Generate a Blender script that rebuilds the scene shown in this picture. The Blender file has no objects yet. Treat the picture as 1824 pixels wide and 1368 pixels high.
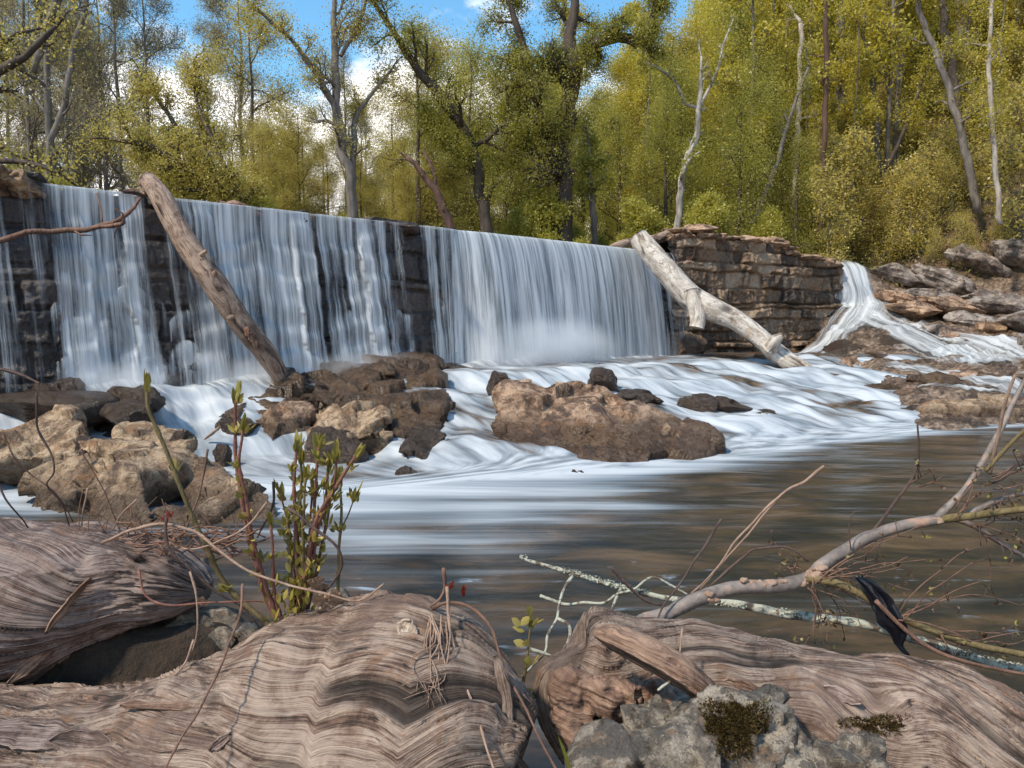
import bpy, bmesh, math, random
import numpy as np
from mathutils import Vector, Matrix, noise as mnoise
R = math.radians
S = bpy.context.scene
C = S.collection
# ------------------------------------------------------------------ camera
FPX, CX, CY, HOR, CAMZ = 1300.0, 912.0, 684.0, 568.0, 1.6
TH = math.atan((CY - HOR) / FPX)
cam = bpy.data.objects.new('camera', bpy.data.cameras.new('camera'))
C.objects.link(cam)
cam.location = (0, 0, CAMZ)
cam.rotation_euler = (R(90) - TH, 0, 0)
cam.data.sensor_width = 36
cam.data.lens = 36 * FPX / 1824
cam.data.clip_start = 0.05
cam.data.clip_end = 2000
S.camera = cam
# ------------------------------------------------------------------ light
SUN = Vector((-0.50, -0.40, 0.80)).normalized()
w = bpy.data.worlds.new('World'); S.world = w; w.use_nodes = True
nt = w.node_tree; nt.nodes.clear()
def _n(t, **k):
    n = nt.nodes.new(t)
    for a, b in k.items(): setattr(n, a, b)
    return n
sky = _n('ShaderNodeTexSky', sky_type='NISHITA', sun_disc=False)
sky.sun_elevation = math.asin(SUN.z); sky.sun_rotation = math.atan2(SUN.x, SUN.y)
sky.air_density = 1.0; sky.dust_density = 0.4; sky.ozone_density = 2.0
tc = _n('ShaderNodeTexCoord'); no = _n('ShaderNodeTexNoise')
no.inputs['Scale'].default_value = 3.2; no.inputs['Detail'].default_value = 9; no.inputs['Roughness'].default_value = 0.6
mp = _n('ShaderNodeMapping'); mp.inputs['Scale'].default_value = (1, 1, 1.8); mp.inputs['Location'].default_value = (2.1, .3, .4)
sx = _n('ShaderNodeSeparateXYZ')
L = nt.links.new
L(tc.outputs['Generated'], mp.inputs[0]); L(mp.outputs[0], no.inputs['Vector']); L(tc.outputs['Generated'], sx.inputs[0])
m1 = _n('ShaderNodeMath', operation='MULTIPLY_ADD'); m1.inputs[1].default_value = -1.0; m1.inputs[2].default_value = 0.30 + 0.26
L(sx.outputs[2], m1.inputs[0])
m2 = _n('ShaderNodeMath', operation='MULTIPLY_ADD'); m2.inputs[1].default_value = 0.9; L(no.outputs[0], m2.inputs[0]); L(m1.outputs[0], m2.inputs[2])
cr = _n('ShaderNodeMapRange', interpolation_type='SMOOTHSTEP'); cr.inputs[1].default_value = 0.66; cr.inputs[2].default_value = 0.78
L(m2.outputs[0], cr.inputs[0])
tint = _n('ShaderNodeMix', data_type='RGBA', blend_type='MULTIPLY'); tint.inputs[0].default_value = 1
L(sky.outputs[0], tint.inputs[6]); tint.inputs[7].default_value = (0.86, 1.32, 1.36, 1)
mx = _n('ShaderNodeMix', data_type='RGBA')
L(cr.outputs[0], mx.inputs[0]); L(tint.outputs[2], mx.inputs[6]); mx.inputs[7].default_value = (9.2, 8.9, 8.8, 1)
bg = _n('ShaderNodeBackground'); bg.inputs[1].default_value = 0.125
L(mx.outputs[2], bg.inputs[0]); L(bg.outputs[0], _n('ShaderNodeOutputWorld').inputs[0])
sl = bpy.data.lights.new('sun', 'SUN'); sl.energy = 3.0; sl.angle = R(3.5); sl.color = (1, .89, .73)
sun = bpy.data.objects.new('sun', sl); C.objects.link(sun)
sun.rotation_euler = (-SUN).to_track_quat('-Z', 'Y').to_euler()
S.view_settings.view_transform = 'Standard'; S.view_settings.look = 'None'
S.view_settings.exposure = 0.60; S.view_settings.gamma = 1
S.cycles.transparent_max_bounces = 24
S.cycles.max_bounces = 7; S.cycles.volume_bounces = 4
# ------------------------------------------------------------------ projection helpers
_fw = np.array([0, math.cos(TH), -math.sin(TH)]); _up = np.array([0, math.sin(TH), math.cos(TH)])
def ray(px, py):
    return np.array([(px - CX) / FPX, 0, 0]) + _up * ((CY - py) / FPX) + _fw
def P(px, py, D):            # the point seen at a photo pixel, at depth D from the camera
    d = ray(px, py); return np.array([0, 0, CAMZ]) + d * (D / d[1])
def G(px, py, z):            # the same on a level plane
    d = ray(px, py); return np.array([0, 0, CAMZ]) + d * ((z - CAMZ) / d[2])
# ------------------------------------------------------------------ noise
_rs = np.random.RandomState(7)
_perm = _rs.permutation(4096).astype(np.int64)
_grad = _rs.normal(size=(4096, 3)); _grad /= np.linalg.norm(_grad, axis=1)[:, None]
def perlin(p):
    p = np.asarray(p, float)
    i = np.floor(p).astype(np.int64); f = p - i; u = f * f * f * (f * (f * 6 - 15) + 10)
    out = np.zeros(p.shape[:-1])
    for dx in (0, 1):
        wx = u[..., 0] if dx else 1 - u[..., 0]
        for dy in (0, 1):
            wy = u[..., 1] if dy else 1 - u[..., 1]
            for dz in (0, 1):
                wz = u[..., 2] if dz else 1 - u[..., 2]
                h = _perm[(i[..., 0] + dx) & 4095]; h = _perm[(h + i[..., 1] + dy) & 4095]; h = _perm[(h + i[..., 2] + dz) & 4095]
                g = _grad[h]
                out += wx * wy * wz * (g[..., 0] * (f[..., 0] - dx) + g[..., 1] * (f[..., 1] - dy) + g[..., 2] * (f[..., 2] - dz))
    return out * 1.6
def fbm(p, o=4, gain=.5, ridged=False):
    s = 0; a = 1.0; t = 0; p = np.asarray(p, float)
    for k in range(o):
        n = perlin(p * 2.03 ** k + 17.3 * k)
        if ridged: n = 1 - 2 * np.abs(n)
        s = s + a * n; t += a; a *= gain
    return s / t
def v3(x, y, z=0):
    x = np.asarray(x, float); return np.stack([x, np.broadcast_to(y, x.shape), np.broadcast_to(z, x.shape)], -1)
def sstep(a, b, x):
    t = np.clip((np.asarray(x, float) - a) / (b - a), 0, 1); return t * t * (3 - 2 * t)
# ------------------------------------------------------------------ mesh helpers
def link_mesh(name, V, F, mats, parent=None, smooth=True, attrs=None, mi=None):
    me = bpy.data.meshes.new(name)
    V = np.asarray(V, float)
    if parent is not None: V = V - np.array(parent.matrix_basis.translation)
    if isinstance(F, np.ndarray):
        me.vertices.add(len(V)); me.vertices.foreach_set('co', V.astype(np.float32).ravel())
        k = F.shape[1]; me.loops.add(F.size); me.loops.foreach_set('vertex_index', F.astype(np.int32).ravel())
        me.polygons.add(len(F)); me.polygons.foreach_set('loop_start', np.arange(len(F), dtype=np.int32) * k)
        me.polygons.foreach_set('loop_total', np.full(len(F), k, dtype=np.int32)); me.update(calc_edges=True)
    else:
        me.from_pydata([tuple(v) for v in V], [], F)
    me.validate(); me.update()
    if attrs:
        for n, a in attrs.items():
            a = np.asarray(a, np.float32)
            if a.ndim == 1:
                me.attributes.new(n, 'FLOAT', 'POINT').data.foreach_set('value', a)
            else:
                me.attributes.new(n, 'FLOAT_VECTOR', 'POINT').data.foreach_set('vector', a.ravel())
    if not isinstance(mats, (list, tuple)): mats = [mats]
    for m in mats: me.materials.append(m)
    me.polygons.foreach_set('use_smooth', np.full(len(me.polygons), smooth))
    if mi is not None: me.polygons.foreach_set('material_index', np.asarray(mi, np.int32))
    o = bpy.data.objects.new(name, me); C.objects.link(o)
    if parent is not None: o.parent = parent
    return o
def tag(o, label=None, cat=None, group=None, kind=None):
    if label: o['label'] = label
    if cat: o['category'] = cat
    if group: o['group'] = group
    if kind: o['kind'] = kind
    return o
def empty(name, loc, label, cat, group=None):
    o = bpy.data.objects.new(name, None); C.objects.link(o); o.location = tuple(loc); o.empty_display_size = .1
    return tag(o, label, cat, group)
class MB:                    # collects tubes, leaves and patches into one mesh
    def __init__(s): s.V = []; s.F = []; s.A = []; s.n = 0; s.m = []
    def add(s, V, F, a=None, mi=0):
        V = np.asarray(V, float); s.V.append(V)
        s.F += [tuple(int(i) + s.n for i in f) for f in F]; s.m += [mi] * len(F)
        s.A.append(np.zeros((len(V), 3)) if a is None else np.asarray(a, float)); s.n += len(V)
    def tube(s, pts, rad, k=6, seed=0, rough=0, mi=0, flat=1.0):
        V, F, A = tube(pts, rad, k, seed, rough, flat); s.add(V, F, A, mi)
    def build(s, name, mats, parent=None, smooth=True):
        return link_mesh(name, np.concatenate(s.V), s.F, mats, parent, smooth, {'grain': np.concatenate(s.A)}, s.m)
def resample(pts, rad, step):
    pts = np.asarray(pts, float); rad = np.asarray(rad, float)
    # Catmull-Rom through the points
    Pn = np.vstack([2 * pts[0] - pts[1], pts, 2 * pts[-1] - pts[-2]]); out = []; ro = []
    for i in range(len(pts) - 1):
        a, b, c, d = Pn[i:i + 4]; n = max(1, int(np.linalg.norm(c - b) / step))
        for k in range(n):
            t = k / n
            out.append(.5 * (2 * b + (c - a) * t + (2 * a - 5 * b + 4 * c - d) * t * t + (3 * b - a - 3 * c + d) * t ** 3))
            ro.append(rad[i] * (1 - t) + rad[i + 1] * t)
    out.append(pts[-1]); ro.append(rad[-1])
    return np.array(out), np.array(ro)
def frames(p):
    T = np.gradient(p, axis=0); T /= np.linalg.norm(T, axis=1)[:, None] + 1e-9
    ref = np.array([0, 0, 1.0]) if abs(T[0][2]) < .8 else np.array([0, -1.0, 0])
    n = np.cross(T[0], ref); n /= np.linalg.norm(n); N = [n]
    for i in range(1, len(p)):
        n = N[-1] - T[i] * np.dot(N[-1], T[i]); n /= np.linalg.norm(n) + 1e-9; N.append(n)
    N = np.array(N); return T, N, np.cross(T, N)
def tube(pts, rad, k=6, seed=0, rough=0, flat=1.0):
    p = np.asarray(pts, float); r = np.broadcast_to(np.asarray(rad, float), (len(p),))
    T, N, B = frames(p); a = np.arange(k) / k * 2 * math.pi
    ds = np.r_[0, np.cumsum(np.linalg.norm(np.diff(p, axis=0), axis=1))]
    rr = r[:, None] * np.ones(k)[None]
    if rough:
        q = np.stack([np.cos(a)[None] * 1.3 + 0 * rr, np.sin(a)[None] * 1.3 + 0 * rr, ds[:, None] / (r.max() * 4) + 0 * rr], -1) + seed * 3.7
        rr = rr * (1 + rough * fbm(q, 3))
    V = p[:, None] + rr[..., None] * (np.cos(a)[None, :, None] * N[:, None] + flat * np.sin(a)[None, :, None] * B[:, None])
    A = np.stack([ds[:, None] + 0 * rr, (a[None] / math.pi - 1) * r.max() * 3 + 0 * rr, np.full(rr.shape, seed * 1.37)], -1)
    m = len(p); F = []
    for i in range(m - 1):
        for j in range(k):
            j2 = (j + 1) % k; F.append((i * k + j, i * k + j2, (i + 1) * k + j2, (i + 1) * k + j))
    V = V.reshape(-1, 3); A = A.reshape(-1, 3)
    V = np.vstack([V, p[0], p[-1]]); A = np.vstack([A, A[0], A[-1]]); c0 = m * k; c1 = c0 + 1
    for j in range(k):
        j2 = (j + 1) % k; F.append((c0, j2, j)); F.append((c1, (m - 1) * k + j, (m - 1) * k + j2))
    return V, F, A
def gridF(nu, nv):           # quads of an nu x nv grid stored row by row (nv columns)
    i = np.arange(nu - 1)[:, None] * nv + np.arange(nv - 1)[None]; i = i.ravel()
    return np.stack([i, i + 1, i + nv + 1, i + nv], -1)
_ico = {}
def ico(n):
    if n not in _ico:
        b = bmesh.new(); bmesh.ops.create_icosphere(b, subdivisions=n, radius=1); b.verts.ensure_lookup_table()
        _ico[n] = (np.array([v.co[:] for v in b.verts]), np.array([[v.index for v in f.verts] for f in b.faces])); b.free()
    return _ico[n]
# ------------------------------------------------------------------ materials
class NT:
    def __init__(s, name):
        s.m = bpy.data.materials.new(name); s.m.use_nodes = True; s.t = s.m.node_tree; s.t.nodes.clear(); s.out = s.t.nodes.new('ShaderNodeOutputMaterial')
    def n(s, t, ins=None, **k):
        n = s.t.nodes.new(t)
        for a, b in k.items(): setattr(n, a, b)
        for a, b in (ins or {}).items():
            if isinstance(b, bpy.types.NodeSocket): s.t.links.new(b, n.inputs[a])
            else: n.inputs[a].default_value = b
        return n
    def attr(s, name, vec=False): return s.n('ShaderNodeAttribute', attribute_name=name).outputs['Vector' if vec else 'Fac']
    def pos(s): return s.n('ShaderNodeNewGeometry').outputs['Position']
    def obj(s): return s.n('ShaderNodeTexCoord').outputs['Object']
    def map(s, v, sc=(1, 1, 1), loc=(0, 0, 0), rot=(0, 0, 0)): return s.n('ShaderNodeMapping', {0: v, 1: loc, 2: rot, 3: sc}).outputs[0]
    def noise(s, v, sc, det=5, rough=.55, dist=0): return s.n('ShaderNodeTexNoise', {'Vector': v, 'Scale': sc, 'Detail': det, 'Roughness': rough, 'Distortion': dist}).outputs[0]
    def vor(s, v, sc, f='F1', o=0): return s.n('ShaderNodeTexVoronoi', {'Vector': v, 'Scale': sc}, feature=f).outputs[o]
    def mr(s, x, a, b, c=0, d=1, smooth=True): return s.n('ShaderNodeMapRange', {0: x, 1: a, 2: b, 3: c, 4: d}, interpolation_type='SMOOTHSTEP' if smooth else 'LINEAR').outputs[0]
    def math(s, op, a, b=0.0, c=0.0, clamp=False): return s.n('ShaderNodeMath', {0: a, 1: b, 2: c}, operation=op, use_clamp=clamp).outputs[0]
    def mix(s, f, a, b, mode='MIX'):
        g = lambda c: (*c, 1) if isinstance(c, tuple) and len(c) == 3 else c
        return s.n('ShaderNodeMix', {0: f, 6: g(a), 7: g(b)}, data_type='RGBA', blend_type=mode).outputs[2]
    def ramp(s, x, stops):
        n = s.n('ShaderNodeValToRGB', {0: x}); e = n.color_ramp.elements
        while len(e) < len(stops): e.new(.5)
        for q, (p, c) in zip(e, stops): q.position = p; q.color = (*c, 1)
        return n.outputs[0]
    def bump(s, h, st=.5, dist=.02, nrm=None):
        i = {'Height': h, 'Strength': st, 'Distance': dist}
        if nrm is not None: i['Normal'] = nrm
        return s.n('ShaderNodeBump', i).outputs[0]
    def sep(s, v, k): return s.n('ShaderNodeSeparateXYZ', {0: v}).outputs[k]
    def fin(s, sh): s.t.links.new(sh, s.out.inputs[0]); return s.m
    def pbr(s, col, rough=.8, nrm=None, **k):
        g = lambda c: (*c, 1) if isinstance(c, tuple) and len(c) == 3 else c
        i = {'Base Color': g(col), 'Roughness': rough}
        if nrm is not None: i['Normal'] = nrm
        i.update(k)
        return s.n('ShaderNodeBsdfPrincipled', i).outputs[0]

def rock_mat(name, pale, mid, dark, wetz=None, scale=1.0, spots=0.0, lichen=None, bump=.7, moss=None):
    t = NT(name); p = t.obj(); wp = t.pos()
    n1 = t.noise(p, 1.5 * scale, 9, .66, 1.0); n2 = t.noise(p, 6 * scale, 9, .72, .6); n3 = t.noise(p, 38 * scale, 5, .7)
    cr = t.vor(t.n('ShaderNodeVectorMath', {0: p, 1: t.n('ShaderNodeTexNoise', {'Vector': p, 'Scale': 3.5 * scale, 'Detail': 5}).outputs[1]}, operation='ADD').outputs[0], 4.5 * scale, 'DISTANCE_TO_EDGE')
    crack = t.mr(cr, 0, .022)
    c = t.ramp(t.math('ADD', t.math('MULTIPLY', n1, .62), t.math('MULTIPLY', n2, .38)), [(.43, dark), (.475, mid), (.515, pale), (.575, tuple(min(1, x * 1.3) for x in pale))])
    c = t.mix(t.mr(n3, .54, .68, 0, .75), c, dark)
    c = t.mix(t.mr(t.noise(p, 90 * scale, 3, .7), .35, .65, 0, .2), c, tuple(x * 1.3 for x in pale))
    c = t.mix(t.math('MULTIPLY', t.math('SUBTRACT', 1, crack), t.mr(n1, .45, .6, 0, .8)), c, tuple(x * .6 for x in dark))
    c = t.mix(t.mr(t.noise(t.map(p, (1, 1, 2.2), (7, 2, 5)), 2.4 * scale, 8, .7, .8), .54, .60, 0, .8), c, (pale[0] * .62, pale[1] * .47, pale[2] * .36))
    c = t.mix(t.mr(t.noise(t.map(p, (1, 1, 1), (1, 9, 5)), 1.9 * scale, 9, .72, .8), .57, .61, 0, .85), c, tuple(min(1, x * 1.45) for x in pale))
    if lichen:
        c = t.mix(t.mr(t.noise(p, 5 * scale, 6, .6), .53, .57, 0, .85), c, lichen)
    if moss:
        c = t.mix(t.mr(t.noise(t.map(p, loc=(3, 1, 7)), 6 * scale, 8, .75), .56, .64, 0, .9), c, moss)
    ro = 0.75
    if wetz is not None:
        hz = t.math('ADD', t.sep(wp, 2), t.math('MULTIPLY', t.math('SUBTRACT', n1, .5), -.9))
        hz = t.math('ADD', hz, t.math('MULTIPLY', t.math('SUBTRACT', n2, .5), -.35))
        wet = t.mr(hz, wetz - .06, wetz + .10, 1, 0)
        c = t.mix(t.math('MULTIPLY', wet, .8), c, t.mix(.5, tuple(x * .55 for x in dark), (.075, .04, .018)))
        ro = t.mr(wet, 0, 1, .75, .28)
    h = t.math('ADD', t.math('MULTIPLY', n2, .8), t.math('ADD', t.math('MULTIPLY', n3, .28), t.math('MULTIPLY', crack, .22)))
    return t.fin(t.pbr(c, ro, t.bump(h, min(1, bump * 1.25), .075 / scale)))
M = {}
M['rock_tan'] = rock_mat('rock_tan', (.48, .34, .215), (.28, .175, .10), (.085, .048, .028), wetz=.2, bump=.8)
M['rock_brown'] = rock_mat('rock_brown', (.36, .225, .125), (.15, .085, .046), (.035, .02, .014), wetz=1.15, bump=.8)
M['rock_mid'] = rock_mat('rock_mid', (.43, .28, .18), (.20, .115, .07), (.045, .025, .017), wetz=.36, bump=.9)
M['rock_wet'] = rock_mat('rock_wet', (.15, .105, .08), (.06, .042, .033), (.02, .014, .012), wetz=9, bump=.7)
M['rock_grey'] = rock_mat('rock_grey', (.34, .28, .235), (.20, .155, .125), (.06, .045, .038), scale=1.1, bump=.9)
M['rock_fore'] = rock_mat('rock_fore', (.33, .27, .205), (.19, .15, .11), (.07, .052, .04), scale=4.5, bump=.8, lichen=(.10, .085, .07), moss=(.05, .03, .008))
def wood_mat(name, pale, mid, dark, red=None, sc=1.0, bump=.8):
    t = NT(name); g = t.attr('grain', True); ob = t.obj(); crk = t.attr('crack')
    fine = t.noise(t.map(g, (9 * sc, 300 * sc, 1)), 1, 5, .65, .3)
    med = t.noise(t.map(g, (4.5 * sc, 75 * sc, 1)), 1, 6, .62, .6)
    blo = t.noise(ob, 7 * max(sc, .5), 9, .75, .9)
    c = t.ramp(t.math('ADD', t.math('MULTIPLY', fine, .36), t.math('ADD', t.math('MULTIPLY', med, .28), t.math('MULTIPLY', blo, .36))), [(.42, dark), (.468, mid), (.525, pale), (.62, tuple(min(1, x * 1.3) for x in pale))])
    c = t.mix(t.mr(t.noise(t.map(ob, loc=(5, 5, 2)), 4 * max(sc, .5), 9, .75, 1.2), .52, .62, 0, .7), c, tuple(x * .8 for x in mid))
    if red: c = t.mix(t.mr(t.noise(t.map(ob, loc=(1, 8, 3)), 3 * max(sc, .5), 9, .75, 1.0), .56, .64, 0, .7), c, red)
    c = t.mix(t.mr(t.noise(t.map(g, (5, 42, 1), (3, 3, 3)), 1, 6, .7, .5), .58, .66, 0, .92), c, tuple(x * .4 for x in dark))
    c = t.mix(t.mr(t.noise(t.map(g, (2.5, 6, 1), (9, 3, 3)), 1, 8, .75, 1.5), .56, .64, 0, .6), c, tuple(x * 1.2 for x in dark))
    c = t.mix(t.math('MULTIPLY', crk, .9), c, tuple(x * .3 for x in dark))
    h = t.math('ADD', t.math('MULTIPLY', med, .7), t.math('MULTIPLY', fine, .5))
    return t.fin(t.pbr(c, .78, t.bump(h, bump, .02)))
M['drift'] = wood_mat('drift', (.37, .27, .205), (.18, .105, .072), (.034, .02, .013), red=(.24, .12, .06))
M['drift_red'] = wood_mat('drift_red', (.36, .265, .22), (.15, .088, .066), (.028, .016, .012), red=(.20, .105, .065))
M['log_brown'] = wood_mat('log_brown', (.40, .28, .205), (.24, .15, .10), (.07, .04, .027), red=(.10, .055, .035), sc=.35)
M['log_white'] = wood_mat('log_white', (.60, .54, .47), (.42, .35, .28), (.15, .10, .075), red=(.40, .25, .14), sc=.3)
M['bark_red'] = wood_mat('bark_red', (.34, .21, .14), (.18, .095, .06), (.04, .022, .015), red=(.16, .06, .03), sc=1.0)
def bark_mat(name, a, b, sc=6):
    t = NT(name); p = t.obj()
    n = t.noise(t.map(p, (1, 1, .25)), sc, 6, .7, .4)
    c = t.ramp(n, [(.35, a), (.62, b)])
    return t.fin(t.pbr(c, .85, t.bump(n, .6, .03)))
M['bark_dark'] = bark_mat('bark_dark', (.028, .02, .015), (.085, .06, .042))
M['bark_grey'] = bark_mat('bark_grey', (.07, .058, .048), (.20, .17, .145))
M['bark_pale'] = bark_mat('bark_pale', (.20, .16, .12), (.46, .40, .33))
M['bark_birch'] = bark_mat('bark_birch', (.10, .08, .065), (.52, .48, .43), 4)
M['bark_rust'] = bark_mat('bark_rust', (.045, .022, .014), (.12, .062, .042))
M['twig'] = bark_mat('twig', (.10, .05, .03), (.26, .14, .095), 30)
M['twig_dark'] = bark_mat('twig_dark', (.05, .03, .025), (.13, .08, .06), 30)
M['twig_tan'] = bark_mat('twig_tan', (.22, .13, .09), (.42, .28, .20), 30)
M['stem_red'] = bark_mat('stem_red', (.14, .05, .04), (.27, .12, .08), 25)
M['stem_olive'] = bark_mat('stem_olive', (.12, .085, .03), (.22, .16, .07), 25)
def branch_mat():
    t = NT('branch_grey'); p = t.obj()
    n = t.noise(p, 14, 6, .65); n2 = t.noise(p, 70, 4, .6)
    c = t.ramp(n, [(.38, (.13, .105, .09)), (.55, (.25, .20, .17)), (.6, (.36, .21, .14)), (.68, (.40, .26, .19))])
    c = t.mix(t.mr(n2, .5, .7, 0, .5), c, (.08, .05, .035))
    return t.fin(t.pbr(c, .6, t.bump(n2, .5, .004)))
M['branch_grey'] = branch_mat()
def lichen_mat():
    t = NT('lichen_twig'); p = t.obj(); n = t.noise(p, 22, 6, .7); n2 = t.noise(p, 120, 4, .6)
    c = t.mix(t.mr(n, .44, .52), (.12, .085, .06), t.mix(n2, (.30, .29, .22), (.55, .54, .44)))
    return t.fin(t.pbr(c, .9, t.bump(t.math('ADD', n, n2), .8, .006)))
M['lichen_twig'] = lichen_mat()
def leaf_mat(name, stops, trans=.6):
    t = NT(name); g = t.attr('grain', True); c = t.ramp(t.sep(g, 0), stops)
    d = t.n('ShaderNodeBsdfDiffuse', {0: c}).outputs[0]; tr = t.n('ShaderNodeBsdfTranslucent', {0: t.mix(.4, c, (.9, .85, .12), 'MULTIPLY')}).outputs[0]
    tr = t.n('ShaderNodeBsdfTranslucent', {0: c}).outputs[0]
    gl = t.n('ShaderNodeBsdfGlossy', {0: (1, 1, 1, 1), 'Roughness': .45}).outputs[0]
    a = t.n('ShaderNodeMixShader', {0: trans, 1: d, 2: tr}).outputs[0]
    return t.fin(t.n('ShaderNodeMixShader', {0: .03, 1: a, 2: gl}).outputs[0])
M['leaf_olive'] = leaf_mat('leaf_olive', [(0, (.26, .215, .04)), (.5, (.50, .41, .08)), (1, (.68, .56, .15))])
M['leaf_green'] = leaf_mat('leaf_green', [(0, (.18, .18, .03)), (.5, (.36, .33, .05)), (1, (.55, .50, .09))])
M['leaf_yellow'] = leaf_mat('leaf_yellow', [(0, (.25, .215, .025)), (.5, (.54, .45, .05)), (1, (.80, .68, .10))])
M['leaf_sage'] = leaf_mat('leaf_sage', [(0, (.20, .17, .07)), (.5, (.33, .28, .12)), (1, (.46, .39, .19))])
M['leaf_shoot'] = leaf_mat('leaf_shoot', [(0, (.19, .15, .035)), (.5, (.33, .28, .055)), (1, (.50, .38, .11))], .35)
M['leaf_dry'] = leaf_mat('leaf_dry', [(0, (.22, .13, .085)), (.5, (.36, .23, .15)), (1, (.50, .35, .25))], .25)
M['leaf_bud'] = leaf_mat('leaf_bud', [(0, (.07, .035, .02)), (.6, (.16, .09, .05)), (.85, (.22, .2, .05)), (1, (.36, .32, .07))], .3)
M['lichen'] = leaf_mat('lichen', [(0, (.25, .24, .18)), (1, (.55, .54, .43))], .1)
M['leaf_redbud'] = leaf_mat('leaf_redbud', [(0, (.16, .02, .015)), (1, (.34, .05, .03))], .3)
M['leaf_litter'] = leaf_mat('leaf_litter', [(0, (.07, .04, .022)), (.5, (.14, .085, .05)), (.9, (.16, .15, .04)), (1, (.24, .22, .05))], .2)
M['plastic'] = (lambda t: t.fin(t.pbr((.006, .007, .011), .22)))(NT('plastic'))
def fall_mat():
    t = NT('falling_water'); g = t.attr('grain', True)    # x along the crest, y down the fall, z density
    den = t.sep(g, 2)
    a = t.noise(t.map(g, (4.0, .30, 0)), 1, 5, .62, .15); b = t.noise(t.map(g, (14, .40, 0)), 1, 4, .6, .1); c_ = t.noise(t.map(g, (70, .9, 0)), 1, 3, .6)
    s = t.math('ADD', t.math('MULTIPLY', a, .46), t.math('ADD', t.math('MULTIPLY', b, .40), t.math('MULTIPLY', c_, .14)))
    al = t.mr(t.math('ADD', t.math('MULTIPLY', t.math('SUBTRACT', s, .5), 5.2), den), .22, 1.5, 0, .96)
    col = t.ramp(s, [(.42, (.42, .46, .49)), (.58, (.90, .90, .89))])
    d = t.n('ShaderNodeBsdfDiffuse', {0: col}).outputs[0]; tr = t.n('ShaderNodeBsdfTranslucent', {0: col}).outputs[0]
    gl = t.n('ShaderNodeBsdfGlossy', {0: (.9, .95, 1, 1), 'Roughness': .35}).outputs[0]
    w_ = t.n('ShaderNodeMixShader', {0: .35, 1: d, 2: tr}).outputs[0]
    w_ = t.n('ShaderNodeMixShader', {0: .08, 1: w_, 2: gl}).outputs[0]
    return t.fin(t.n('ShaderNodeMixShader', {0: al, 1: t.n('ShaderNodeBsdfTransparent').outputs[0], 2: w_}).outputs[0])
M['fall'] = fall_mat()
def water_mat():
    t = NT('stream_water'); g = t.attr('grain', True); foam = t.attr('foam'); lit = t.attr('calm'); p = t.pos()
    st = t.noise(t.map(g, (3.2, .8, 1)), 1, 4, .5, .3); st2 = t.noise(t.map(g, (15, 1.4, 1)), 1, 3, .5, .3)
    s = t.math('ADD', t.math('MULTIPLY', st, .8), t.math('MULTIPLY', st2, .2))
    f = t.mr(t.math('ADD', foam, t.math('MULTIPLY', t.math('SUBTRACT', s, .5), 2.0)), .04, 1.2)
    n = t.noise(t.map(p, (1, 2.2, 1)), 1.1, 6, .6, .6)
    body = t.ramp(n, [(.36, (.016, .018, .020)), (.47, (.034, .030, .026)), (.57, (.075, .050, .033)), (.68, (.13, .085, .055))])
    rocky = t.ramp(t.noise(p, 3, 6, .6), [(.38, (.02, .016, .014)), (.58, (.14, .085, .05))])
    body = t.mix(lit, rocky, body)
    c = t.mix(f, t.mix(t.mr(f, 0, .5, 0, .6), body, (.13, .17, .20)), t.ramp(s, [(.34, (.24, .28, .32)), (.58, (.53, .55, .57))]))
    # small flecks of drifting foam near the bank
    fl = t.noise(t.map(p, (1.6, 4.5, 1)), 1.6, 4, .6, .3)
    c = t.mix(t.math('MULTIPLY', t.mr(fl, .62, .78, 0, .55), t.mr(t.sep(p, 1), 5.5, 4.2)), c, (.55, .66, .78))
    ro = t.mr(f, 0, .6, .20, 1.0)
    h = t.noise(t.map(p, (1.0, 3.2, 1)), 1.3, 4, .5, .3)
    b = t.bump(h, t.mr(f, 0, .6, .35, .08), .05)
    b = t.bump(s, .10, .04, b)
    return t.fin(t.pbr(c, ro, b, **{'Specular IOR Level': t.mr(f, 0, .6, .5, .05), 'IOR': 1.33}))
M['water'] = water_mat()
def ground_mat():
    t = NT('ground'); p = t.pos(); lit = t.attr('litter')
    n = t.noise(p, 2.2, 8, .7, .4); n2 = t.noise(p, 14, 6, .7, .3); n3 = t.noise(p, 45, 4, .7)
    litc = t.ramp(t.math('ADD', t.math('MULTIPLY', n2, .6), t.math('MULTIPLY', n3, .4)), [(.34, (.025, .016, .01)), (.48, (.085, .05, .028)), (.58, (.15, .085, .045)), (.68, (.20, .13, .075))])
    litc = t.mix(t.mr(t.sep(p, 1), 2.7, 3.2, .8, 0), litc, (.018, .012, .008))  # near bank soil darkened: shade under the left trunk painted into its colour
    litc = t.mix(t.mr(n, .5, .62, 0, .7), litc, (.06, .065, .015))
    rc = t.ramp(t.math('ADD', t.math('MULTIPLY', n, .5), t.math('MULTIPLY', n2, .5)), [(.40, (.022, .014, .010)), (.475, (.085, .050, .030)), (.53, (.19, .125, .08)), (.62, (.40, .30, .22))])
    h = t.math('ADD', n2, t.math('MULTIPLY', n3, .4))
    return t.fin(t.pbr(t.mix(lit, rc, litc), t.mr(lit, 0, 1, .35, .95), t.bump(h, .8, .05)))
M['ground'] = ground_mat()
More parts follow.
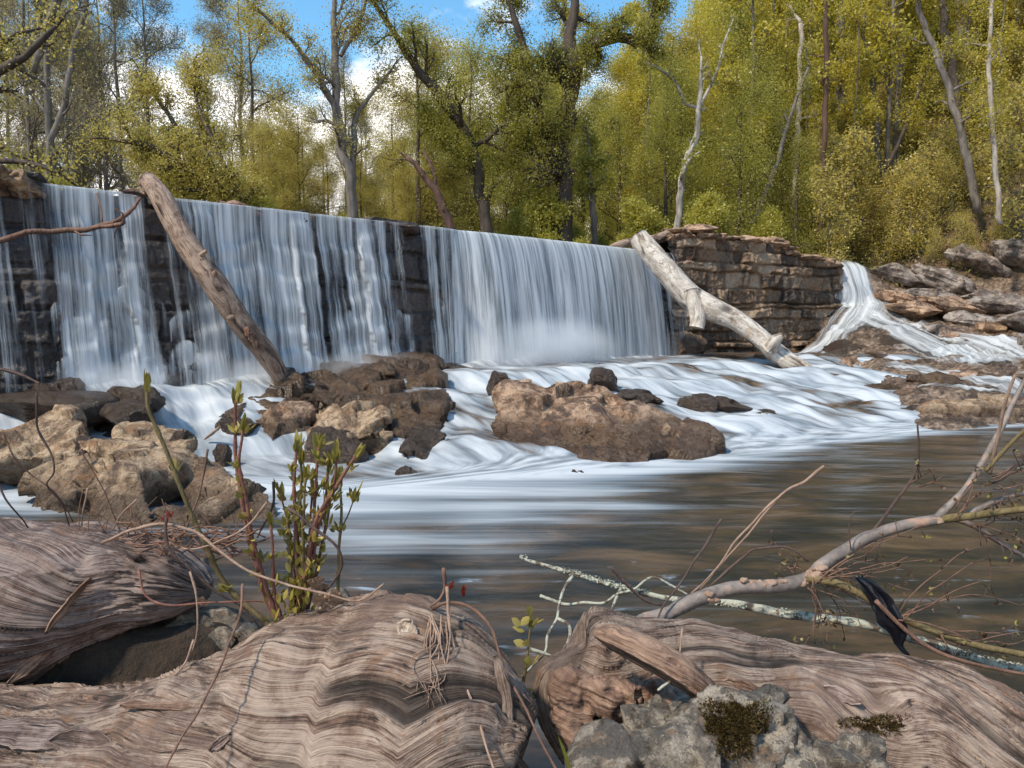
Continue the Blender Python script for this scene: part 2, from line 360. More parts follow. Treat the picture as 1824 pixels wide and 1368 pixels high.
def wall_mat(name, cols, wet=.4):
    t = NT(name); p = t.obj(); tone = t.attr('tone'); joint = t.attr('joint'); wp = t.pos()
    n = t.noise(p, 2.5, 8, .7, .4); n2 = t.noise(p, 18, 6, .7)
    c = t.ramp(t.math('ADD', t.math('MULTIPLY', tone, .45), t.math('ADD', t.math('MULTIPLY', n, .35), t.math('MULTIPLY', n2, .2))), [(.25, cols[0]), (.42, cols[1]), (.58, cols[2]), (.78, cols[3])])
    c = t.mix(t.math('MULTIPLY', joint, .55), c, (.012, .008, .006))
    c = t.mix(t.mr(t.noise(t.map(wp, (1, 1, .7), (4, 4, 4)), 1.3, 7, .7, .8), .56, .66, 0, .6), c, cols[3])
    run = t.noise(t.map(wp, (1.6, 1.6, .5)), 1, 6, .65, .6)
    c = t.mix(t.mr(run, .5, .62, 0, .75), c, (.028, .018, .012))
    return t.fin(t.pbr(c, wet, t.bump(t.math('ADD', n2, n), .8, .04)))
M['dam'] = wall_mat('dam_stone', [(.014, .011, .011), (.030, .023, .021), (.055, .040, .034), (.11, .075, .055)], .3)
M['abut'] = wall_mat('abutment_stone', [(.035, .021, .012), (.095, .056, .030), (.20, .125, .070), (.42, .30, .20)], .5)
# ================================================================== STRUCTURE: terrain, water, dam
DA = np.array([-5.63, 8.9]); DU = np.array([.716, .698]); DN = np.array([.698, -.716])
SE = 13.17; DE = DA + DU * SE
AE = np.array([9.34, 21.2]); AU = (AE - DE); AL = float(np.linalg.norm(AU)); AU = AU / AL; AN = np.array([AU[1], -AU[0]])
CREST = 3.2
def s_of_px(px): q = (px - CX) / FPX; return (q * DA[1] - DA[0]) / (DU[0] - q * DU[1])
def v_of_px(px): q = (px - CX) / FPX; return (q * DE[1] - DE[0]) / (AU[0] - q * AU[1])
def dam_D(px):
    px = np.asarray(px, float); d1 = DA[1] + DU[1] * s_of_px(np.minimum(px, 1186)); d2 = DE[1] + AU[1] * v_of_px(np.clip(px, 1186, 1490))
    return np.where(px < 1186, d1, d2)
EPX = [-400, -250, 0, 350, 600, 900, 1100, 1280, 1500, 1700, 1824, 2300]
EDD = [5.0, 5.6, 6.5, 7.2, 6.75, 7.4, 7.9, 8.5, 9.5, 10.6, 11.1, 12.5]
def edge_D(px): return np.interp(px, EPX, EDD)
def stair(t, n, k=2.2):
    x = t * n; i = np.floor(x); f = x - i; return (i + f ** k / (f ** k + (1 - f) ** k)) / n
def water_z(px, D):
    X = (px - CX) / FPX * D
    u = X * DU[0] + D * DU[1]; v = X * DN[0] + D * DN[1]
    De = edge_D(px); Dd = dam_D(px); t = (D - De) / (Dd - De)
    tt = t + .045 * fbm(v3(u * .8, v * .8, 3.0), 3)
    top = np.interp(px, [0, 350, 500, 760, 900, 1200], [.75, .78, .78, .74, .62, .60])
    t0 = np.interp(px, [0, 300, 420, 650, 720, 850, 950], [.18, .22, .34, .32, .10, .05, 0])
    S_ = np.clip((tt - t0) / (top - t0), 0, 1)
    z = .75 * (.62 * stair(S_, 4, 3.0) + .38 * S_ ** .85)
    act = sstep(-.03, .1, t) * sstep(1.0, .55, t)
    m = fbm(v3(u * 1.5, v * .75, 1.0), 3); m2 = fbm(v3(u * 4.2, v * 1.5, 9.0), 3)
    act = act * sstep(-.02, .25, S_) 
    z = z + act * (.20 * m + .045 * m2)
    calm = sstep(.08, -.05, t)
    z = z + calm * .012 * fbm(v3(X * .8, D * 2.5, 5.0), 3) + .03 * sstep(-.25, -.02, t) * sstep(.15, 0, t)
    return z, t, u, v, calm, m
# terrain of the right bank from a few measured points
_cp = [(1530, 488, 22.5), (1540, 545, 21), (1500, 600, 19.3), (1440, 648, 17), (1560, 585, 19.3), (1640, 622, 17.3), (1720, 660, 15.3), (1790, 690, 13.6),
       (1600, 535, 22.5), (1570, 500, 24), (1680, 535, 22), (1824, 545, 21), (1700, 570, 19), (1824, 615, 16), (1760, 600, 17.5), (1824, 655, 14.2), (1560, 655, 15.6),
       (1620, 692, 13.4), (1500, 692, 13.3), (1700, 712, 12.4), (1824, 728, 11.9), (1560, 722, 12.0), (1640, 757, 10.9), (1824, 762, 11.1), (1390, 645, 16), (2100, 560, 18), (2100, 640, 14), (2100, 740, 12), (2300, 500, 21)]
_cp = [(a, b + (14 if a > 1560 and c > 16 else 7 if a > 1480 and c > 16 else 0), c) for a, b, c in _cp]
_cw = np.array([P(*c) for c in _cp] + [(5.2, 8.8, -.4), (6.6, 9.6, -.4), (8, 10.2, -.4), (10, 10.5, -.4), (4, 10.5, 0.0), (9.5, 8.5, -.5), (14, 11, -.2), (16, 20, 4.5), (20, 16, 4.5)])
def bank_z(X, Y):
    X = np.asarray(X, float); d2 = (X[..., None] - _cw[:, 0]) ** 2 + (np.asarray(Y, float)[..., None] - _cw[:, 1]) ** 2
    wt = 1 / (d2 + .25) ** 1.7
    return (wt * _cw[:, 2]).sum(-1) / wt.sum(-1)
def hill_z(X, Y):
    hx = 12.4 - .11 * np.clip(Y - 25, -10, 80)
    r = X - hx; r = np.where(r > 1.5, r - .75, np.clip(r, 0, None) ** 2 / 3)
    z = 3.3 + 30 * np.tanh(r * .72 / 30) + .012 * np.clip(Y - 30, 0, 400)
    return z + sstep(0, 4, r) * (1.1 * fbm(v3(X * .12, Y * .12, 2.0), 4) + .12 * fbm(v3(X * .9, Y * .9, 8.0), 3)) + .25 * fbm(v3(X * .2, Y * .2, 4.0), 3)
def ground_z(X, Y):
    X = np.asarray(X, float); Y = np.asarray(Y, float)
    Ys = np.maximum(Y, 1.0); px = X / Ys * FPX + CX; pc = np.clip(px, -600, 2400)
    zw = water_z(pc, Ys)[0]
    bed = zw - .10 - .35 * sstep(0, 1.2, edge_D(pc) - Ys)
    wr = sstep(0, 70, pc - (1450 + (18 - Ys) * 21)) * sstep(6.5, 9.0, Ys)
    rk = bank_z(X, Y); rough = .24 * fbm(v3(X * .9, Y * .9, 7.0), 5, .55, True) + .07 * fbm(v3(X * 4.5, Y * 4.5, 5.0), 4, .6, True)
    z = bed * (1 - wr) + (rk + rough - .03) * wr
    # near bank under the driftwood
    be = np.interp(X, [-3, -.25, -.02, .12, .3, 3], [2.45, 2.3, 1.3, 1.3, 2.0, 2.2])
    bh = np.interp(X, [-3, -.8, -.55, -.3, 3], [.78, .76, .66, .56, .56])
    bh = .42 + (bh - .42) * sstep(1.72, 1.86, Y)
    z = z + sstep(be + .35, be - .25, Y) * (bh + .06 * fbm(v3(X * 4, Y * 4, 1.0), 3) - z)
    # behind the dam
    sd = -((X - DA[0]) * DN[0] + (Y - DA[1]) * DN[1]); sa = -((X - DE[0]) * AN[0] + (Y - DE[1]) * AN[1])
    beh = np.where(px < 1186, sd, np.where(px < 1500, sa, (Y - 22.5)))
    hb = np.where(px < 1500, 3.3, hill_z(X, Y))
    pond = 2.3 + (hb - 2.3) * sstep(9, 14, beh)
    pond = np.where(px > 1500, hill_z(X, Y), pond); pond = np.maximum(pond, np.where(X > 11.5, hill_z(X, Y), -9))
    k = sstep(.15, .55, beh); k = np.where(px > 1500, sstep(-1.5, 2.5, beh), k)
    z = z * (1 - k) + pond * k
    far = sstep(30, 34, Y); z = z * (1 - far) + hill_z(X, Y) * far
    # valley side closing the right of the near bank and the left
    z = z + sstep(-9, -13, X) * sstep(18, 8, Y) * 3.5
    z = z + sstep(11, 17, X) * sstep(18, 9, Y) * 3.5
    return z, k, wr
def axis(lo, a, b, hi, st, g=1.09):
    c = list(np.arange(a, b, st)); d = st; x = a
    L_ = []
    while x > lo: d *= g; x -= d; L_.append(x)
    d = st; x = c[-1]; Rr = []
    while x < hi: d *= g; x += d; Rr.append(x)
    return np.array(L_[::-1] + c + Rr)
gx = axis(-420, -7, 14.5, 420, .055); gy = axis(-60, .4, 24.5, 520, .06)
GX, GY = np.meshgrid(gx, gy)
GZ, GK, GW = ground_z(GX, GY)
lit = np.maximum(GK, sstep(2.2, 1.8, GY)); lit = np.where((GY < 24) & (GX > 9), sstep(2.6, 3.1, GZ + .25 * fbm(v3(GX, GY, 3), 3)), lit)
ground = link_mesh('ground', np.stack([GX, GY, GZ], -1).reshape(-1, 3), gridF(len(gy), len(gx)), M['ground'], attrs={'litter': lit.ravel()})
tag(ground, kind='structure')
# ---- stream water: pool, cascade and the shelf below the dam
pxs = np.arange(-420, 1841, 4.0); nr = 420
pxs_e = np.r_[pxs, np.arange(1850, 2400, 25)]
WP, WT = np.meshgrid(pxs_e, np.linspace(0, 1, nr))
Dd = dam_D(WP) + .1; De = edge_D(WP); D0 = 1.9
WT2 = WT; WD = np.where(WT2 < .4, D0 + (De - D0) * (WT2 / .4) ** .8, De + (Dd - De) * ((WT2 - .4) / .6) ** 1.15)
WZ, wt, wu, wv, calm, wm = water_z(WP, WD)
WX = (WP - CX) / FPX * WD
foam = .86 + .5 * fbm(v3(wu * .8, wv * .4, 2.0), 3) + .75 * fbm(v3(wu * 1.9, wv * .55, 6.0), 3)
slope = np.clip(np.gradient(WZ, axis=0) / (np.gradient(WD, axis=0) + 1e-6), -1, 2)
foam = foam - .18 + .42 * np.clip(slope * 2.2, -.6, 1) - .6 * sstep(.06, .4, fbm(v3(wu * .55, wv * .5, 31.0), 3))
foam -= .30 * sstep(.05, -.35, wm) + .0
shelf = sstep(.60, .74, wt); foam = foam * (1 - shelf) + (.52 + .5 * fbm(v3(wu * 1.3, wv * .6, 4.0), 3)) * shelf
foam += 1.0 * sstep(.86, .98, wt) * (WP < 1190)
foam = np.where(WP < 560, np.maximum(foam, .80 + .5 * fbm(v3(wu * 1.3, wv * .6, 8.), 3) + .3 * sstep(.5, .9, wt)), foam)
foam -= .55 * sstep(1190, 1290, WP) * sstep(.5, .75, wt)
pe = De - WD
dec = np.interp(WP, [-200, 100, 350, 700, 1000, 1150, 1300, 1500, 1824], [.7, 1.0, 1.4, 1.95, 1.85, 1.5, .8, .55, .5])
dec = dec * (1 + .3 * fbm(v3(WP * .006, WD * .1, 0.), 2))
pf = (.98 + .22 * fbm(v3(WX * .4, WD * 1.5, 3.0), 3)) * np.exp(-np.clip(pe, 0, None) ** 1.6 / dec ** 1.6) + .34 * sstep(3.4, 1.0, pe) * (fbm(v3(WX * .35, WD * 1.3, 12.0), 3) + .30) * (WP > 250)
foam = foam * (1 - calm) + pf * calm - .06 * calm
b = calm; fgx = wu * (1 - b) + (WD * .95) * b; fgy = wv * (1 - b) + (WX * .35) * b
Vw = np.stack([WX, WD, WZ], -1).reshape(-1, 3)
water = link_mesh('water', Vw, gridF(nr, len(pxs_e)), M['water'], attrs={'grain': np.stack([fgx, fgy, 0 * fgx], -1).reshape(-1, 3), 'foam': np.clip(foam, 0, 1.6).ravel(), 'calm': calm.ravel()})
tag(water, kind='structure')
# ---- pond behind the dam
def xy(p, z): return (float(p[0]), float(p[1]), z)
B1 = DA - DU * 3; pond_pts = [B1 - DN * .35, DE - DN * .35, AE - AN * .35, AE - AN * 1.2 + AU * 1.6, np.array([10.5, 34]), np.array([-4, 38]), np.array([-22, 26]), B1 - DU * 6]
pv = [xy(p, CREST - .015) for p in pond_pts]
mb = bmesh.new(); fc = mb.faces.new([mb.verts.new(v) for v in pv]); bmesh.ops.triangulate(mb, faces=[fc]); me = bpy.data.meshes.new('water'); mb.to_mesh(me); mb.free()
for n_, v_ in (('foam', 0.), ('calm', 1.)): me.attributes.new(n_, 'FLOAT', 'POINT').data.foreach_set('value', np.full(len(me.vertices), v_, np.float32))
me.materials.append(M['water']); pond = bpy.data.objects.new('water', me); C.objects.link(pond); tag(pond, kind='structure')
# ---- masonry
def masonry(s, z, seed, hmin=.13, hmax=.44, wmin=.25, wmax=1.3):
    rs = np.random.RandomState(seed); zb = [-1.0]
    while zb[-1] < 5: zb.append(zb[-1] + rs.uniform(hmin, hmax))
    zb = np.array(zb)
    sp = s + .12 * fbm(v3(s * 1.7, z * 2.1, seed), 4); zp = z + .11 * fbm(v3(s * .9, z * 1.3, seed + 5.), 4)
    ci = np.clip(np.searchsorted(zb, zp) - 1, 0, len(zb) - 2); dz = np.minimum(zp - zb[ci], zb[ci + 1] - zp)
    tone = np.zeros_like(s); off = np.zeros_like(s); ds = np.zeros_like(s)
    for c in range(len(zb) - 1):
        m = ci == c
        if not m.any(): continue
        b = np.cumsum(rs.uniform(wmin, wmax, 90)) - 12 - rs.rand(); b = np.r_[-30, b, 60]
        tn = rs.rand(len(b)); of = rs.rand(len(b)); j = np.searchsorted(b, sp[m]) - 1
        tone[m] = tn[j]; off[m] = of[j]; ds[m] = np.minimum(sp[m] - b[j], b[j + 1] - sp[m])
    d = np.minimum(ds, dz)
    wk = sstep(-.25, .25, fbm(v3(s * .9, z * 1.1, seed + 2.), 3)); return tone, off, (1 - sstep(.004, .028, d)) * (.35 + .65 * wk), 1 - (1 - sstep(0, .05, d)) * (.4 + .6 * wk)
def wall(name, mat, O, U, N, s0, s1, topf, ds, dz, seed, batter, amp, back=.8, parent=None, z0=.1, pitch=None):
    ss = np.arange(s0, s1 + ds, ds); zs = np.arange(0, 1.0001, dz / 3.2)
    s, k = np.meshgrid(ss, zs); top = topf(s); z = z0 + (top - z0) * k
    tone, off, jn, fl = masonry(s, z, seed)
    o = batter * (1 - k) + amp * (off * fl) + (.12 * fbm(v3(s * 2.3, z * 2.0, seed + 6.), 5, .55, True) if pitch is not None and batter > .15 else 0) + .05 * fl + .10 * fbm(v3(s * 1.6, z * 1.9, seed), 5, .6) + .035 * fbm(v3(s * 8, z * 9, seed), 4, .6, True)
    if pitch is not None: o = o + pitch(s, z)
    X = O[0] + U[0] * s + N[0] * o; Y = O[1] + U[1] * s + N[1] * o
    V = np.stack([X, Y, z], -1); Va = [V]; ta = [tone]; ja = [jn]
    for bk, dn in ((.25, 0), (.55, .02), (back, .1), (back, 3.0)):
        so = ss; tp = top[-1] + .03 * fbm(v3(so * 3, 0 * so + bk * 4, seed), 3) - dn
        Va.append(np.stack([O[0] + U[0] * so - N[0] * bk, O[1] + U[1] * so - N[1] * bk, tp], -1)[None]); ta.append(tone[-1:]); ja.append(jn[-1:])
    V = np.concatenate(Va); n0, n1 = V.shape[:2]
    o_ = link_mesh(name, V.reshape(-1, 3), gridF(n0, n1), mat, parent, attrs={'tone': np.concatenate(ta).ravel(), 'joint': np.concatenate(ja).ravel()})
    return o_
def damtop(s):
    b = 3.17 + .02 * fbm(v3(s * 2, 0, 1.0), 3)
    b = b + sstep(.12, -.05, s) * (.16 + .08 * fbm(v3(s * 2.5, 0, 4.0), 3))
    for a, c, h in ((s_of_px(658), s_of_px(742), .10), (s_of_px(540), s_of_px(553), .10), (s_of_px(256), s_of_px(288), .05), (s_of_px(395), s_of_px(440), .04)):
        b = b + h * sstep(a - .05, a + .08, s) * sstep(c + .05, c - .08, s)
    return b
def dampitch(s, z):       # the left two thirds step outwards towards the foot
    k = np.clip((3.0 - z + .28 * np.sign(fbm(v3(np.floor(s * 2.6 + .3 * perlin(v3(s * 2, z * 2, 3.))) * 1.37, 0 * s, 5.), 1)) * .5 + .25 * fbm(v3(s * 1.5, z, 8.), 3)) / 2.3, 0, 1); a = sstep(s_of_px(830), s_of_px(640), s)
    return a * (.28 * stair(k, 6, 3.0) + .12 * k) + .04 * fbm(v3(s * 1.1, z * .8, 2.0), 3)
dam = empty('stone_dam', (DA[0], DA[1], .6), 'old dark wet stone masonry dam crossing the stream under the long waterfall', 'dam')
wall('masonry_face', M['dam'], DA, DU, DN, -3.6, SE, damtop, .02, .018, 11, .12, .07, 1.0, dam, pitch=dampitch)
def abtop(v): return np.interp(v, [0, .8, 3.6, 4.1, 4.6, 6.4, 7], [3.50, 3.62, 3.60, 3.40, 3.28, 3.14, 2.9]) + .03 * fbm(v3(v * 4, 0, 2.0), 3)
ab = empty('stone_wall', (DE[0], DE[1], .6), 'ruined brown stone wall right of the main waterfall with loose slabs on its top', 'wall')
wall('masonry_face', M['abut'], DE, AU, AN, -.12, AL - .02, abtop, .018, .018, 23, .18, .17, 1.6, ab, pitch=lambda s, z: .13 * fbm(v3(s * 1.0, z * 1.0, 6.0), 4))
# ================================================================== FALLS
DPX = [0, 12, 14, 30, 60, 82, 92, 140, 200, 248, 258, 286, 294, 312, 322, 350, 400, 440, 480, 520, 540, 546, 553, 558, 600, 640, 652, 658, 664, 698, 712, 736, 744, 765, 790, 806, 860, 930, 1000, 1080, 1128, 1140, 1148, 1186]
DDV = [.3, .3, .0, -.1, .05, .0, .85, .9, .85, .80, .0, -.05, .30, .35, .75, .85, .9, .9, .95, 1.0, .9, .2, .15, .8, .78, .8, .75, .3, .55, .35, -.1, -.1, .55, .60, .72, .95, 1.0, 1.02, 1.02, 1.05, 1.05, .9, .35, .30]
DSS = [s_of_px(p) for p in DPX]
def face_o(s, z):
    k = np.clip((z - .1) / 3.1, 0, 1); return .12 * (1 - k) + .12 + dampitch(s, z)
def curtain(name, s0, s1, ds, nrow, throw, dmul, seed, dz0=0.0):
    ss = np.arange(s0, s1, ds); T_ = np.linspace(0, 1, nrow)
    s, t = np.meshgrid(ss, T_)
    lipn = 7; zt = CREST + .02
    drop = np.clip((t * nrow - lipn) / (nrow - lipn), 0, 1)
    back = np.clip((lipn - t * nrow) / lipn, 0, 1)
    z = zt - .035 * (1 - back) - (zt - .68) * drop
    free = sstep(s_of_px(770), s_of_px(860), s)
    hug = face_o(s, z) + .05
    o = np.where(drop > 0, np.maximum(hug * (1 - free), (.16 + throw * np.sqrt(drop)) * (free + .35 * (1 - free))), .12) - back * .42 + (.05)
    o = o + .035 * fbm(v3(s * 5, z * .25, seed), 3) * drop + .03 * fbm(v3(s * 1.3, 0 * z, seed + 3.), 2)
    # water spreads sideways a little as it falls
    X = DA[0] + DU[0] * s + DN[0] * o; Y = DA[1] + DU[1] * s + DN[1] * o
    sw = s + .10 * drop * fbm(v3(s * .7, z * .8, seed + 1.), 3) * (1 - free)
    den = np.interp(sw, DSS, DDV) * dmul
    den = den + .30 * sstep(.5, 1, drop) * (den > .2) - .10 * back - (1 - free) * .10 * sstep(.05, .3, drop) + .20 + .22 * (1 - free) * fbm(v3(s * 1.4, z * 1.6, seed + 9.), 3)
    gr = np.stack([s + .02 * drop * np.sin(s * 3), (zt - z) - back * .3, den], -1)
    return s, X, Y, z, gr
parts_V = []; parts_F = []; parts_A = []; base = 0
def addgrid(V, A):
    global base
    n0, n1 = V.shape[:2]; parts_V.append(V.reshape(-1, 3)); parts_F.append(gridF(n0, n1) + base); parts_A.append(A.reshape(-1, 3)); base += n0 * n1
def flush(name, label):
    global base, parts_V, parts_F, parts_A
    o = link_mesh(name, np.concatenate(parts_V), np.concatenate(parts_F), M['fall'], attrs={'grain': np.concatenate(parts_A)})
    tag(o, label, 'waterfall', kind='structure'); parts_V = []; parts_F = []; parts_A = []; base = 0; return o
s, X, Y, z, gr = curtain('c', -.6, SE - .0, .025, 110, .52, 1.0, 1)
addgrid(np.stack([X, Y, z], -1), gr)
s, X, Y, z, gr = curtain('c', s_of_px(780), s_of_px(1140), .03, 90, .38, .75, 5)
gr[..., 0] += 31; gr[..., 1] += 7
addgrid(np.stack([X, Y, z], -1), gr)
# bells: where the sheet strikes a ledge stone and springs out in a little dome
def bell(s0, z0, wd, ht, out, den, seed):
    nu, nv = 15, 12; a = np.linspace(-1, 1, nu)[None]; t = np.linspace(0, 1, nv)[:, None]
    prof = np.sqrt(np.clip(1 - (1 - t) ** 2.4, 0, 1))            # rounded shoulder then straight skirt
    zz = z0 - ht * (t ** 1.5) - .25 * ht * np.abs(a) ** 2.5 * (1 - .3 * t)
    sw = s0 + a * wd * (.70 + .30 * prof)
    o = face_o(s0 + 0 * sw, z0 + 0 * zz) + .03 + out * prof * np.sqrt(np.clip(1 - .85 * a * a, 0, 1))
    X = DA[0] + DU[0] * sw + DN[0] * o; Y = DA[1] + DU[1] * sw + DN[1] * o
    e = np.clip(1.15 - np.abs(a) ** 3 * 1.2, 0, 1) * (np.clip(1.1 - t * 1.2, 0, 1) ** .8) * (.35 + .65 * sstep(0, .25, t))
    A = np.stack([sw + seed * .7, (z0 - zz) * 1.0 + seed, den * e + 0 * sw], -1)
    addgrid(np.stack([X, Y, zz], -1), A)
rng = np.random.RandomState(5)
tiers = [2.35, 2.02, 1.72, 1.42, 1.15]
def dens(s): return float(np.interp(s, DSS, DDV))
def density_at(px): return 1
sc = s_of_px
for ti, zt in enumerate(tiers):
    s = sc(5)
    while s < sc(820):
        w_ = rng.uniform(.10, .22) * (1 + .12 * ti); px_ok = dens(s)
        inzone = (sc(85) < s < sc(262)) or (ti >= 2 and sc(268) < s < sc(360)) or (ti >= 3 and sc(360) < s < sc(540)) or (ti >= 2 and sc(570) < s < sc(700)) or (ti >= 1 and sc(742) < s < sc(835)) or (s < sc(60) and rng.rand() < .18)
        if inzone and rng.rand() < .82:
            bell(s, zt + rng.uniform(-.14, .14), w_, rng.uniform(.34, .70) * (1 + .1 * ti), rng.uniform(.03, .08), rng.uniform(.75, 1.05) * (1 if px_ok > .3 else .6), rng.randint(90))
        s += w_ * rng.uniform(1.0, 1.7)
for px_ in (115, 235, 262, 330, 440, 560, 610, 640, 672, 700, 790, 812):        # the big domes at the foot
    bell(sc(px_), 1.05 + rng.uniform(-.1, .18), rng.uniform(.2, .34), .5, .12, .85, rng.randint(90))
flush('waterfall', 'long silky waterfall spilling over the whole crest of the stone dam')
# foam boiling up at the foot of the dam
def foam_mounds():
    ss = np.arange(sc(60), SE - .1, .06); rr = np.linspace(-.15, 1.15, 26)
    s, r = np.meshgrid(ss, rr)
    d = np.interp(s, DSS, DDV); d = np.clip(d, 0, 1); d = np.convolve(d[0], np.ones(9) / 9, 'same')[None] * np.ones_like(r)
    h = d * (.16 + .34 * np.exp(-((s - sc(940)) / 1.1) ** 2) + .10 * fbm(v3(s * 1.6, r * 2, 1.), 3)) * np.exp(-((r - .25) / .42) ** 2)
    z = .70 + h; o = face_o(s, .8 + 0 * s) * .6 + r
    X = DA[0] + DU[0] * s + DN[0] * o; Y = DA[1] + DU[1] * s + DN[1] * o
    den = 1.35 * d * np.exp(-((r - .25) / .5) ** 2)
    addgrid(np.stack([X, Y, z], -1), np.stack([s, r * 1.5 + 3, den], -1))
foam_mounds()
# ribbons of water running over rock: list of (px, py, D, half width)
def ribbon(pts, den=1.0, seed=0, lift=.05, fade=True):
    q = np.array([P(a, b, c) for a, b, c, _ in pts]); wd = np.array([p[3] for p in pts])
    p, r = resample(q, wd, .07); T, N, B = frames(p)
    side = np.cross(T, [0, 0, 1.0]); side /= np.linalg.norm(side, axis=1)[:, None]; a = np.linspace(-1, 1, 15)
    up = np.cross(side, T)
    L_ = np.r_[0, np.cumsum(np.linalg.norm(np.diff(p, axis=0), axis=1))]
    wob = 1 + .25 * fbm(v3(L_ * 1.2, 0, seed), 3)
    r = r * 1.9; den = den * .85; arch = np.clip(1 - a * a, 0, 1) ** .6
    nn = .05 * fbm(v3(a[None] * 2 * r[:, None] * 4 + 0 * L_[:, None], L_[:, None] * .9 + 0 * a[None], seed + 2.), 3)
    V = p[:, None] + side[:, None] * (a[None, :, None] * (r * wob)[:, None, None]) + up[:, None] * ((lift * arch - .10 * np.abs(a) ** 4)[None] + nn)[..., None]
    gzv = ground_z(V[..., 0], V[..., 1])[0]; V[..., 2] = np.maximum(V[..., 2], gzv + .025 + lift * .5 * arch[None])
    e = np.clip(1.25 - np.abs(a) ** 2.5 * 1.5, 0, 1.2)[None] * (np.clip(np.linspace(0, 12, len(p)), .3, 1) * np.clip(np.linspace(9, 0, len(p)), 0, 1) if fade else 1)[:, None]
    e = e + .3 * fbm(v3(L_[:, None] * .8 + 0 * a[None], a[None] * 1.5 + 0 * L_[:, None], seed + 7.), 3)
    A = np.stack([a[None] * r[:, None] * .55 + seed, L_[:, None] * .5 + 0 * a[None], den * e * 1.1], -1)
    addgrid(V, A)
flush('waterfall', 'low white foam boiling up along the foot of the dam')
ribbon([(1500, 470, 22.2, .25), (1512, 478, 21.6, .35), (1522, 505, 21.2, .42), (1530, 545, 20.9, .5), (1528, 578, 20.5, .6), (1500, 598, 19.8, .42), (1470, 625, 18.4, .35), (1438, 642, 17.2, .35)], 1.0, 3, .12)
ribbon([(1494, 471, 22.0, .1), (1498, 490, 21.5, .16), (1508, 530, 21.1, .20), (1515, 575, 20.7, .3)], 1.0, 4, .10)
ribbon([(1515, 478, 21.9, .1), (1535, 505, 21.3, .2), (1552, 545, 21.0, .25), (1556, 575, 20.6, .3)], .85, 5, .10)
ribbon([(1525, 570, 20.5, .4), (1560, 577, 19.9, .45), (1600, 592, 18.9, .45), (1640, 610, 17.9, .42), (1680, 630, 16.9, .40), (1720, 652, 15.9, .38), (1755, 672, 14.9, .35), (1780, 690, 14.0, .3)], 1.0, 6, .14)
ribbon([(1630, 616, 17.4, .3), (1680, 642, 16.2, .3), (1735, 668, 15.0, .3)], .75, 9, .12)
flush('waterfall', 'small side waterfall pouring past the right end of the ruined stone wall')
ribbon([(1690, 600, 17.0, .2), (1740, 607, 16.6, .26), (1790, 625, 15.8, .26), (1850, 648, 14.8, .26), (1950, 680, 13.6, .3)], 1.0, 7, .12)
ribbon([(1570, 655, 14.9, .14), (1620, 662, 14.5, .2), (1680, 675, 13.9, .22), (1730, 688, 13.4, .22), (1790, 697, 13.0, .2), (1850, 712, 12.5, .2)], .95, 8, .10)
ribbon([(1560, 700, 12.8, .05), (1620, 702, 12.8, .06), (1700, 704, 12.7, .06), (1824, 706, 12.6, .06)], .8, 12, .05)
flush('waterfall', 'thin white streams sliding over the brown rocks at the right bank')

# spray hanging where the main fall lands
def spray_cloud(px, wx, wy, wz, dens, label):
    s = sc(px); V, F = ico(3); a = math.atan2(DU[1], DU[0]); c = np.array([DA[0] + DU[0] * s + DN[0] * .75, DA[1] + DU[1] * s + DN[1] * .75, .72 + wz * .30])
    o = link_mesh('spray', V, F, M['spray']); o.location = tuple(c); o.scale = (wx, wy, wz); o.rotation_euler = (0, 0, a); tag(o, label, 'spray', kind='stuff')
t = NT('spray'); p_ = t.obj(); ln = t.n('ShaderNodeVectorMath', {0: p_}, operation='LENGTH').outputs['Value']
dn = t.math('MULTIPLY', t.mr(ln, .1, .95, 1, 0), t.mr(t.noise(p_, 1.6, 3, .5), .3, .7, .35, 1.3)); vs = t.n('ShaderNodeVolumePrincipled', {'Color': (.95, .97, 1, 1), 'Anisotropy': .2}); t.t.links.new(t.math('MULTIPLY', dn, 4.2), vs.inputs['Density'])
t.t.links.new(vs.outputs[0], t.out.inputs['Volume']); M['spray'] = t.m; M['spray'].cycles.homogeneous_volume = False
spray_cloud(930, 2.4, .7, .85, 3, 'white spray rising where the main fall strikes the rocks')
spray_cloud(170, .8, .4, .34, 2, 'low spray at the foot of the leftmost fall')
spray_cloud(420, .9, .4, .34, 2, 'low spray beside the foot of the brown leaning log')
spray_cloud(600, 1.5, .5, .36, 2, 'low spray at the foot of the left falls')
